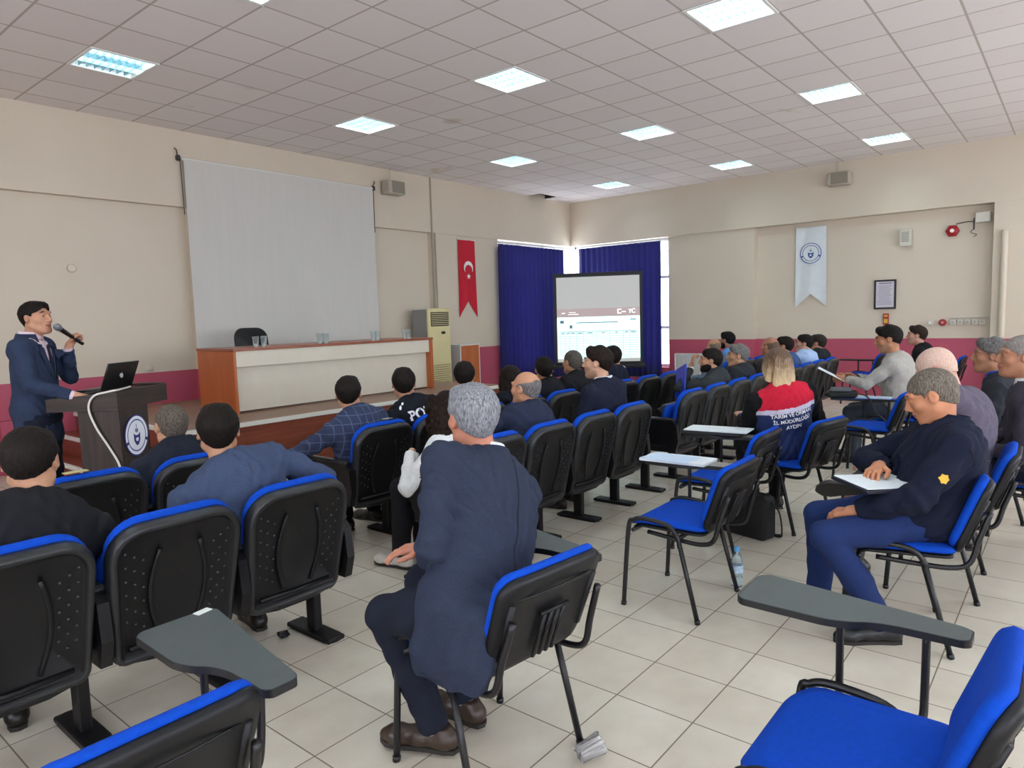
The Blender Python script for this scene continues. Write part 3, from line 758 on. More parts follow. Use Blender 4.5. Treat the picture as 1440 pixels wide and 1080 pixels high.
a = MB(); a.tube(spline([lw(.34, .10, 1.122), lw(.1, .03, 1.125), lw(.03, .02, 1.125), lw(-.012, .06, 1.118), lw(-.02, .16, 1.09), lw(-.022, .20, 1.0), lw(-.022, .155, .86), lw(-.016, .08, .72), lw(-.018, .012, .58), lw(-.03, -.015, .40), lw(-.06, -.05, .2), lw(-.12, -.1, .012), lw(-.3, -.2, .012)], 8), .0075, 8)
tag(a.build('cable', M('white_cable', 'd8d4cc', .5)), 'white cable hanging down over the lectern corner', 'cable')
# ------------------------------------------------------------------ wall things
# big white screen
SCRM = M('screen_cloth', 'cdcac3', .8, var=.02, scale=2, stretch=(6, 1, .6))
r = empty('wall_screen', (5.92, YW-.04, 0), 0, 'big white cloth screen hanging on the wall above the stage desk', 'screen')
NU, NV = 60, 30; P = np.zeros((NU, NV, 3))
for i in range(NU):
    for j in range(NV):
        u, v = i/(NU-1), j/(NV-1); x = -1.53+3.06*u; z = 3.695-2.47*v
        P[i, j] = (x+.02*v*(1-2*u)*0, -.02+.006*math.sin(u*37+1.3*math.sin(5*v))*v+.012*math.sin(u*11+2*v)*v*v, z+.0*u)
a = MB(); a.grid(P, 0); P2 = P.copy(); P2[:, :, 1] += .003; a.grid(P2[:, ::-1], 0); a.build('cloth', SCRM, r)
a = MB(); a.box((0, .0, 3.70), (3.1, .035, .04), .01); a.build('top_batten', WHITE, r)
a = MB(); a.box((0, -.015, 1.23), (3.06, .02, .022), .006); a.build('bottom_batten', WHITE, r)
HK = M('bracket_dark', '3a332e', .5)
for sx in (-1, 1):
    a = MB(); a.box((sx*1.58, .015, 3.71), (.05, .05, .07), .01); a.tube([(sx*1.58, .03, 3.74), (sx*1.60, .0, 3.80), (sx*1.61, .03, 3.83)], .008, 6)
    a.tube([(sx*1.565, .0, 3.68), (sx*1.555, .0, 3.0)], .006, 6); a.build('bracket', HK, r)
# loudspeakers hung near the ceiling
SPK = M('speaker_case', 'b3aa9b', .5); SPG = M('speaker_grille', '8d8778', .7, bump=.6, bscale=900)
def speaker(loc, rz, lab):
    r = empty('wall_loudspeaker', loc, rz, lab, 'loudspeaker', 'loudspeakers high on the walls')
    a = MB(); a.box((0, -.13, 0), (.36, .2, .22), .02); a.build('case', SPK, r)
    a = MB(); a.box((.02, -.232, 0), (.27, .012, .18), .005); a.build('grille', SPG, r)
    a = MB(); a.tube([(-.05, -.1, .11), (-.05, -.1, ZC-loc[2])], .008, 8); a.build('hanger_rod', SPK, r)
    a = MB(); a.box((0, -.02, 0), (.06, .06, .08), .008); a.build('wall_bracket', HK, r)
speaker((7.84, YW, 3.74), 0, 'small beige loudspeaker under the ceiling right of the big screen')
speaker((XW, 3.30, 3.75), -PI/2, 'small beige loudspeaker under the ceiling above the white emblem pennant')
# pennants
def pennant(name, loc, rz, W, H, notch, m, lab, cat):
    r = empty(name, loc, rz, lab, cat)
    a = MB(); n, k = 15, 24; rows = []
    for i in range(n):
        u = -W/2+W*i/(n-1); hb = H-notch*(1-abs(2*u/W))
        rows.append([(u*(1+.05*j/(k-1)), -.018-.008*math.sin(9*u/W+2.2*j/(k-1)), -hb*j/(k-1)) for j in range(k)])
    rows = np.array(rows); a.grid(rows, 0); rb = rows.copy(); rb[:, :, 1] += .004; a.grid(rb[:, ::-1], 0); a.build('cloth', m, r)
    a = MB(); a.tube([(-W/2-.02, -.018, 0), (W/2+.02, -.018, 0)], .01, 8); a.build('hanging_rod', WHITE, r)
    return r
RED = M('flag_red', 'c4102c', .7, var=.03, scale=8); FWH = M('flag_white', 'f0ecea', .7)
r = pennant('flag_pennant', (9.69, YW+.012, 3.03), 0, .47, 1.45, .32, RED, 'red swallow-tailed flag pennant with white crescent and star on the wall', 'flag')
a = MB(); o_ = np.array((.02, -.034, -.52)); cr = []
A_ = np.linspace(rad(40), rad(320), 40)
th0 = rad(-35); Ro, Ri, off = .125, .10, .045
outp = [(Ro*math.cos(t), Ro*math.sin(t)) for t in np.linspace(rad(52), rad(308), 40)]
inp = [(off+Ri*math.cos(t), Ri*math.sin(t)) for t in np.linspace(rad(286), rad(74), 40)]
rot90 = lambda q: (q[1], -q[0])
cres = [(-y, -x) for x, y in outp+inp]
n_ = len(outp); 
vo = [o_+np.array((x, 0, z)) for x, z in cres]
a.add(vo+[v+np.array((0, .002, 0)) for v in vo], [(i, i+1, 2*n_-2-i, 2*n_-1-i) for i in range(n_-1)]+[(2*n_+i, 2*n_+2*n_-1-i, 2*n_+2*n_-2-i, 2*n_+i+1) for i in range(n_-1)], 0, False)
a.build('crescent', FWH, r)
a = MB(); st = [(math.sin(PI*k/5)*(.06 if k % 2 == 0 else .024), math.cos(PI*k/5)*(.06 if k % 2 == 0 else .024)) for k in range(10)]
a.prism(st[::-1], 0, .002, ((.02, -.034, -.68), (1, 0, 0), (0, 0, 1), (0, 1, 0))); a.build('star', FWH, r)
PEN = M('white_satin', 'd9e0e2', .4, var=.03, scale=6, sheen=.3); EB = M('seal_blue', '2f4f9a', .6)
r = pennant('emblem_pennant', (XW+.18, 3.84, 3.02), -PI/2, .52, 1.44, .24, PEN, 'white swallow-tailed pennant with round blue seal on the right wall', 'pennant')
emblem(((.0, -.032, -.47), (1, 0, 0), (0, 0, 1), (0, -1, 0)), .185, r, EB, PEN)
# small fittings on the right wall   (local x = towards the camera's right, -y = into the room)
def wallthing(name, y, z, lab, cat, rec=.18): return empty(name, (XW+rec, y, z), -PI/2, lab, cat)
WB = M('white_box', 'ccc8bb', .5); RD = M('alarm_red', 'a01420', .4)
r = wallthing('siren', 1.66, 2.73, 'red hexagonal alarm sounder high on the right wall', 'alarm')
a = MB(); a.lathe([(.10, 0), (.10, .03), (.085, .05), (.05, .07), (.0, .075)], 6, axis=((1, 0, 0), (0, 0, -1), (0, 1, 0))); a.build('body', RD, r)
a = MB(); a.lathe([(.03, .06), (.03, .085), (0, .09)], 12, axis=((1, 0, 0), (0, 0, -1), (0, 1, 0))); a.build('lamp', FWH, r)
r = wallthing('volume_box', 2.32, 2.68, 'pale rectangular speaker box with slatted face left of the alarm', 'box')
a = MB(); a.box((0, -.05, 0), (.17, .1, .27), .01); a.build('case', WB, r)
a = MB(); 
for k in range(7): a.box((0, -.102, -.06+.025*k), (.11, .006, .012), .002)
a.build('grille', SPG, r)
r = wallthing('framed_notice', 2.62, 1.755, 'black framed printed notice on the right wall', 'picture frame', .17)
a = MB(); 
for c, s_ in (((0, 0, .235), (.34, .03, .03)), ((0, 0, -.235), (.34, .03, .03)), ((.155, 0, 0), (.03, .03, .44)), ((-.155, 0, 0), (.03, .03, .44))): a.box(c, s_, .005)
a.build('frame', M('frame_dark', '1d1416', .4), r)
a = MB(); a.box((0, .004, 0), (.29, .01, .45), .001); pg = a.build('sheet', M('notice_paper', 'cfc9d2', .7), r)
a = MB(); random.seed(3)
a.box((0, -.002, .19), (.2, .001, .02), .0004)
for k in range(18): a.box((-.02*random.random(), -.002, .15-.019*k), (.16+.08*random.random(), .001, .006), .0003)
a.build('printed_lines', M('print_grey', '857f8e', .7), pg)
r = wallthing('fire_sign', 2.60, 1.33, 'small red and yellow fire safety sign below the framed notice', 'sign', .18)
a = MB(); a.box((0, -.005, 0), (.09, .008, .20), .001); a.build('plate', M('sign_red', 'a3262a', .5), r)
a = MB(); a.box((0, -.0105, -.03), (.06, .004, .07), .001); a.box((0, -.0105, .06), (.06, .004, .03), .001); a.build('symbol', M('sign_yellow', 'd8b13c', .5), r)
r = wallthing('call_point', 1.76, 1.26, 'round red fire call point beside the row of sockets', 'call point')
a = MB(); a.lathe([(.055, 0), (.055, .03), (.04, .045), (0, .045)], 20, axis=((1, 0, 0), (0, 0, -1), (0, 1, 0))); a.build('body', RD, r)
a = MB(); a.lathe([(.022, .04), (.022, .052), (0, .052)], 16, axis=((1, 0, 0), (0, 0, -1), (0, 1, 0))); a.build('button', M('button_pink', 'c98a8c', .5), r)
r = wallthing('wall_switch', 1.94, 1.26, 'single square white switch left of the red call point', 'switch')
a = MB(); a.box((0, -.012, 0), (.09, .024, .09), .006); a.build('plate', WB, r)
a = MB(); a.box((0, -.026, 0), (.03, .008, .03), .002); a.build('rocker', FWH, r)
names = ['first', 'second', 'third', 'fourth', 'fifth']
for k in range(5):
    o = wallthing('wall_socket', 1.62-.10*k, 1.26, names[k]+' white socket from the left in the row right of the call point', 'socket'); o['group'] = 'sockets on the right wall'
    a = MB(); a.box((0, -.012, 0), (.085, .024, .085), .006); a.build('plate', WB, o)
    a = MB(); a.cyl((0, -.023, 0), (0, -.027, 0), .025, 14); a.build('socket_face', M('socket_face', 'aeaa9e', .5), o)
a = MB(); bb(a, XW+.175, XW+.2, 1.10, 1.66, 1.33, 1.35); struct('trim_2', a, WB)
r = wallthing('junction_box', 1.25, 2.88, 'white electrical junction box with loose wires in the upper corner of the recess', 'junction box')
a = MB(); a.box((0, -.06, .02), (.2, .12, .16), .01); a.build('case', WB, r)
a = MB(); a.tube([(-.1, -.05, -.03), (-.24, -.05, -.03), (-.36, -.05, -.05)], .008, 6); a.tube([(-.12, -.05, .02), (-.12, -.05, -.16)], .01, 6); a.tube(spline([(-.12, -.05, -.15), (-.16, -.06, -.2), (-.08, -.06, -.24), (-.12, -.05, -.27)], 5), .005, 6); a.build('wires', HK, r)
a = MB(); a.cyl((XW-.045, .95, 1.02), (XW-.045, .95, 2.66), .045, 14); struct('trim_3', a, WALL)
a = MB(); a.cyl((8.80, YW-.02, 1.0), (8.80, YW-.02, 3.1), .018, 8); a.cyl((8.86, YW-.02, 1.0), (8.86, YW-.02, 3.1), .012, 8); a.cyl((8.80, YW-.015, 3.1), (8.80, YW-.015, ZC), .014, 8); struct('trim_4', a, M('pipe_beige', 'a99c88', .5))
# little round box on the wall behind the presenter, socket near the desk
a = MB(); a.lathe([(.05, 0), (.05, .02), (.04, .03), (0, .03)], 20, axis=((1, 0, 0), (0, 0, -1), (0, 1, 0))); o = a.build('junction_cover', WALL); o.location = (3.05, YW+.09, 2.28); tag(o, 'round painted junction cover on the bare wall left of the big screen', 'cover')
a = MB(); a.box((0, -.015, 0), (.09, .03, .07), .01); o = a.build('wall_socket', WB); o.location = (3.82, YW+.09, 1.06); tag(o, 'small white socket on the wall behind the laptop', 'socket')
# curtains
m, nt, p = base_mat('navy_curtain'); L = nt.links
p.inputs['Base Color'].default_value = srgb('11123f'); p.inputs['Roughness'].default_value = .8
tl = nd(nt, 'ShaderNodeBsdfTranslucent'); tl.inputs[0].default_value = srgb('1f1f66'); mxs = nd(nt, 'ShaderNodeMixShader'); mxs.inputs[0].default_value = .13
L.new(p.outputs[0], mxs.inputs[1]); L.new(tl.outputs[0], mxs.inputs[2]); L.new(mxs.outputs[0], nt.nodes['Material Output'].inputs[0])
CURT = m
def curtain(p0, p1, z0, z1, nf, lab, seed):
    rg = np.random.RandomState(seed); p0, p1 = np.array(p0, float), np.array(p1, float); d = p1-p0; n = np.array((-d[1], d[0]))/np.linalg.norm(d)
    NU, NV = nf*9, 14; P = np.zeros((NU, NV, 3)); ph = np.cumsum(rg.uniform(.6, 1.4, NU)); ph = ph/ph[-1]*nf*2*PI
    amp = .035+.02*np.sin(np.linspace(0, 9, NU)+seed)
    for j in range(NV):
        v = j/(NV-1)
        for i in range(NU):
            u = i/(NU-1); k = amp[i]*(.45+.55*v)*math.sin(ph[i])
            q = p0+d*u+n*k; P[i, j] = (q[0], q[1], z1+(z0-z1)*v)
    a = MB(); a.grid(P, 0)
    o = empty('curtain', (0, 0, 0), 0, lab, 'curtain', 'navy blue curtains'); a.build('cloth', CURT, o)
    a = MB(); a.tube([(p0[0], p0[1], z1+.03), (p1[0], p1[1], z1+.03)], .014, 8); a.build('curtain_rail', WHITE, o)
curtain((10.50, YW-.10), (12.72, YW-.10), .22, 3.00, 15, 'dark blue pleated curtain on the stage wall, left of the corner', 1)
curtain((XW-.10, 8.72), (XW-.10, 6.70), .22, 3.02, 15, 'dark blue pleated curtain on the right wall behind the projection screen', 2)
# radiator
r = empty('radiator', (XW-.06, 5.85, 0), 0, 'white panel radiator under the right wall', 'radiator')
RADM = M('radiator_white', 'c9c9c4', .4)
a = MB(); a.box((.02, 0, .42), (.08, 1.15, .60), .01); a.build('body', RADM, r)
a = MB()
for k in range(28): a.box((-.025, -.55+.0405*k, .42), (.012, .018, .55), .004)
a.build('fins', RADM, r)
a = MB(); a.tube([(.03, .6, .2), (.03, .68, .2), (.03, .68, 0)], .012, 8); a.build('pipe', RADM, r)
# portable projection screen
c0 = np.array((10.72, 6.77, 0)); ang = math.atan2(.87, -.49)+PI
r = empty('projection_screen', c0, ang, 'black framed portable projection screen showing a table slide', 'projection screen')
SB = M('screen_border', '0d0d12', .5)
m, nt, p = base_mat('projected_slide'); 
SLW = 1.60; z0_, z1_ = .66, 2.29
a = MB(); a.box((0, .01, (z0_+z1_)/2), (SLW, .012, z1_-z0_), .002); a.build('border', SB, r)
a = MB(); a.box((0, .02, z0_-.03), (SLW+.08, .09, .09), .03); a.build('case', SB, r)
a = MB(); a.box((0, .015, z1_+.01), (SLW+.02, .03, .035), .008); a.build('top_bar', SB, r)
a = MB(); a.tube([(0, .05, .3), (0, .05, z1_)], .015, 8); a.build('pole', SB, r)
for t in (90, 210, 330):
    a = MB(); a.tube([(0, .05, .45), (.42*math.cos(rad(t)), .05+.42*math.sin(rad(t)), .012)], .012, 8); a.build('leg', SB, r)
def lit(name, c, e): return M(name, c, .8, emit=c, es=e)  # emission stands in for the projector's light on the screen
LG = lit('screen_grey', 'a9a9a6', .35)
wi = SLW-.11
a = MB(); a.box((0, .0, (z0_+z1_)/2-.0), (wi, .008, z1_-z0_-.09), .001); fab = a.build('fabric', LG, r)
a = MB(); a.box((0, -.006, 1.145), (wi, .004, .76), .0005); sl = a.build('slide_page', lit('slide_mint', 'd2f5f2', .62), r)
a = MB(); a.box((0, -.006, 1.60), (wi, .004, .15), .0005); shd = a
a = MB(); gz = -.009
for k, z in enumerate(np.linspace(.83, 1.26, 11)): a.box((0, gz, z), (wi*.93, .001, .005 if k < 10 else .009), .0003)
for x in (-.465, -.40, -.35, -.265, -.18, -.02, .14, .30, .38, .465): a.box((x*wi, gz, 1.045), (.005, .001, .43), .0003)
a.box((-.02, gz, 1.42), (.75, .001, .016), .0003); a.box((-.44*wi, gz, 1.44), (.07, .001, .05), .0003); a.box((.42*wi, gz, 1.46), (.10, .001, .02), .0003)
for x, w_ in ((-.43, .06), (-.37, .05), (-.31, .07), (-.22, .09), (-.1, .1), (.06, .05), (.22, .05), (.34, .06), (.42, .09)): a.box((x*wi, gz, 1.235), (w_, .0012, .016), .0003)
a.box((.1, gz, .795), (1.0, .001, .008), .0003); a.box((-.33*wi, gz, 1.35), (.05, .001, .06), .0003)
a.build('table_lines', M('slide_ink', '6f8f96', .8), sl)
a = shd; gz = -.009
a.box((-.42*wi, gz, 1.60), (.06, .001, .018), .0003, 1); a.box((-.31*wi, gz, 1.61), (.12, .001, .010), .0003, 1); a.box((-.30*wi, gz, 1.575), (.19, .001, .012), .0003, 1)
a.box((.24*wi, gz, 1.61), (.02, .001, .085), .0003, 1); a.box((.265*wi, gz, 1.645), (.05, .001, .016), .0003, 1); a.box((.265*wi, gz, 1.575), (.05, .001, .016), .0003, 1); a.box((.31*wi, gz, 1.60), (.07, .001, .02), .0003, 1)
a.tube([(.37*wi, gz, 1.645), (.385*wi, gz, 1.61), (.40*wi, gz, 1.645)], .008, 6, 1); a.tube([(.385*wi, gz, 1.61), (.385*wi, gz, 1.575)], .008, 6, 1)
a.tube([(.43*wi+.035*math.cos(t), gz, 1.612+.035*math.sin(t)) for t in np.linspace(.8, 5.5, 12)], .007, 6, 1)
a.build('slide_header', [lit('slide_header', 'a99797', .35), lit('slide_white', 'ffffff', .5)], r)

# ------------------------------------------------------------------ loose things
PAPER = M('paper', 'dfe6ea', .7); PAPER2 = M('paper_blue', 'c3d6ea', .7)
def sheet(name, c, size, rz, mats, lab, cat='papers', th=.008, tilt=0, group=None, roll=0):
    a = MB(); n = 8; W, H = size; rows = []
    for i in range(n):
        u = i/(n-1); rows.append([((u-.5)*W, (v-.5)*H, th*(.9+.1*math.sin(7*u+3*v))) for v in np.linspace(0, 1, 6)])
    rows = np.array(rows); a.grid(rows[:, ::-1][::-1][:, ::-1][::-1], 0)
    lo = rows.copy(); lo[:, :, 2] = 0; a.grid(lo[:, ::-1], 0)
    for e1, e2 in ((rows[0], lo[0]), (rows[-1][::-1], lo[-1][::-1]), (rows[:, 0][::-1], lo[:, 0][::-1]), (rows[:, -1], lo[:, -1])): a.grid(np.array([e1, e2]), 0, False)
    o = a.build(name, mats); o.location = c; o.rotation_euler = (tilt, roll, rz); tag(o, lab, cat, group)
    return o
def chair_pt(k, x, y, z):
    cx, cy, a = LOOSE[k]; return (cx+x*math.cos(a)-y*math.sin(a), cy+x*math.sin(a)+y*math.cos(a), z)
sheet('paper_stack', chair_pt('L3', .335, .19, .6875), (.21, .40), .04, PAPER, 'white paper stack on the tablet of the front empty chair', th=.014)
sheet('paper_sheet', chair_pt('L3', .315, .23, .702), (.20, .30), -.06, PAPER2, 'bluish top sheet lying on the paper stack of the front empty chair', th=.002)
r = empty('document_case', chair_pt('L4', .34, .16, .6875), .1, 'black zip folder lying on the tablet beside the blond woman', 'folder')
a = MB(); a.box((0, 0, .015), (.24, .42, .03), .01); a.build('cover', M('black_leather', '121214', .45, bump=.3, bscale=400), r)
a = MB(); a.box((.05, -.05, .018), (.016, .03, .02), .004); a.build('zip_pull', M('chrome', 'b8bcc0', .25, metal=1), r)
sheet('paper_stack', chair_pt('L4', .33, .13, .718), (.21, .44), .1, PAPER, 'white paper stack on the black folder beside the blond woman', th=.010)
n_ = MB(); n_.box((0, 0, 0), (.05, .028, .002), .0005)
o = n_.build('sticker', M('sticker', 'd5d8d2', .6)); o.location = chair_pt('L1', .44, .375, .6875); o.rotation_euler[2] = .2; tag(o, 'small white sticker on the corner of the bottom left tablet', 'sticker')
# water bottle
def bottle(c, lab):
    r = empty('water_bottle', c, 0, lab, 'bottle')
    PET = M('clear_plastic', 'd9eef6', .08, trans=.85)
    prof = [(.0, .0), (.028, .0), (.033, .008), (.033, .05), (.031, .055), (.033, .06), (.033, .13), (.032, .135), (.032, .15), (.022, .185), (.013, .2), (.013, .215), (0, .215)]
    a = MB(); a.lathe(prof, 20); a.build('body', PET, r)
    a = MB(); a.lathe([(.0338, .085), (.0338, .128), (.033, .128), (.033, .085)], 20); a.build('paper_band', M('bottle_label', '7fb4d4', .5, col2='d8e8f0', scale=60), r)
    a = MB(); a.lathe([(.0, .205), (.0155, .205), (.0155, .226), (.014, .23), (0, .23)], 16); a.build('cap', M('bottle_cap', '5aa9e0', .4), r)
bottle((3.73, 1.46, 0), 'clear water bottle with blue cap on the floor behind the empty chair')
# crumpled plastic cup in the foreground
a = MB(); rg = np.random.RandomState(5); prof = [(.0, 0), (.028, 0), (.036, .09), (.034, .09), (.027, .004), (0, .004)]
a.lathe(prof, 22); v = np.array(a.v); v += rg.normal(0, .0035, v.shape); a.v = [tuple(x) for x in v]
o = a.build('plastic_cup', M('clear_cup', 'e6e6e6', .12, trans=.8)); o.location = (1.885, 1.30, .035); o.rotation_euler = (PI/2-.25, 0, 1.0); tag(o, 'crumpled clear plastic cup lying on the floor by the grey-haired man', 'cup')
a = MB(); a.box((0, 0, .018), (.06, .045, .036), .012); v = np.array(a.v); v += rg.normal(0, .004, v.shape); v[:, 2] = np.maximum(v[:, 2], 0); a.v = [tuple(x) for x in v]
o = a.build('plastic_scrap', BLK2); o.location = (1.815, 3.03, 0); tag(o, 'black broken plastic piece on the floor by the seat pedestal', 'scrap')
# bag on floor between the empty chairs and the woman
r = empty('laptop_bag', (4.66, 1.76, 0), rad(75), 'black laptop bag standing on the floor beside the blond woman', 'bag')
BAG = M('black_nylon', '0e0f12', .7, bump=.4, bscale=500)
a = MB(); plate(a, .40, .31, .05, [(.02, -.06), (0, -.045), (0, .045), (.02, .06), (.06, .065)], ((0, 0, .0), (1, 0, 0), (0, 0, 1), (0, -1, 0))); a.build('body', BAG, r)
a = MB(); plate(a, .32, .2, .04, [(.01, 0), (0, .006), (.01, .02), (.04, .024)], ((0, -.06, .03), (1, 0, 0), (0, 0, 1), (0, -1, 0))); a.build('front_pocket', BAG, r)
a = MB(); a.tube(spline([(-.1, 0, .31), (-.09, 0, .36), (0, 0, .385), (.09, 0, .36), (.1, 0, .31)], 6), .011, 8, flat=.5); a.build('handle', BAG, r)
a = MB(); a.tube(spline([(-.2, .0, .27), (-.24, -.03, .2), (-.235, -.07, .06), (-.19, -.1, .012), (-.05, -.11, .012)], 6), .013, 8, flat=.4); a.build('strap', BAG, r)
# handbag with studded strap
hx_, hy_, hz_ = chair_pt('L5', -.275, -.03, .487)
r = empty('handbag', (hx_+.10, hy_+.02, hz_), rad(-12), 'black handbag with studded straps on the chair beside the blond woman', 'bag')
a = MB(); plate(a, .24, .16, (.03, .03, .04, .04), [(.02, -.04), (0, -.03), (0, .03), (.02, .04), (.06, .042)], ((0, 0, .0), (1, 0, 0), (0, 0, 1), (0, -1, 0)), taper=-.1); a.build('body', M('black_leather', '121214', .45), r)
a = MB(); a.box((0, -.01, .165), (.25, .11, .025), .012); a.build('flap', M('black_leather', '121214', .45), r)
STUD = M('stud', 'b9b9b4', .3, metal=.8)
for sg, pts in ((-1, [(-.05, -.05, .16), (-.10, -.055, .09), (-.07, -.06, .03), (-.01, -.05, .0)]), (1, [(.08, -.05, .16), (.10, -.06, .09), (.12, -.06, .03)])):
    sp_ = spline(pts, 6); a = MB(); a.tube(sp_, .006, 6); s_ = a.build('strap', M('black_leather', '121214', .45), r)
    a = MB()
    for q in sp_: a.lathe([(0, -.006), (.006, 0), (0, .006)], 6, c=(q[0], q[1]-.006, q[2]))
    a.build('studs', STUD, s_)
# bag on the blue tablet
r = empty('shoulder_bag', chair_pt('L8', .35, .30, .6875), .2, 'black shoulder bag lying on the front of the blue tablet', 'bag')
a = MB(); plate(a, .25, .28, .05, [(.02, 0), (0, .015), (0, .04), (.015, .055), (.05, .06)], ((0, -.13, 0), (1, 0, 0), (0, 1, 0), (0, 0, 1))); a.build('body', BAG, r)
a = MB(); plate(a, .22, .2, .04, [(.01, .06), (0, .066), (.01, .085), (.04, .09)], ((0, -.08, 0), (1, 0, 0), (0, 1, 0), (0, 0, 1))); a.build('flap', M('bag_grey', '4a5052', .5), r)
a = MB(); a.tube(spline([(-.1, -.1, .05), (-.16, -.22, .02), (-.2, -.30, -.12), (-.18, -.42, -.22), (-.1, -.5, -.2)], 6), .012, 8, flat=.4); a.build('strap', BAG, r)
sheet('paper_stack', chair_pt('L8', .36, .03, .6875), (.13, .30), .02, PAPER2, 'pale papers on the blue tablet in front of the light grey jacket', th=.012)
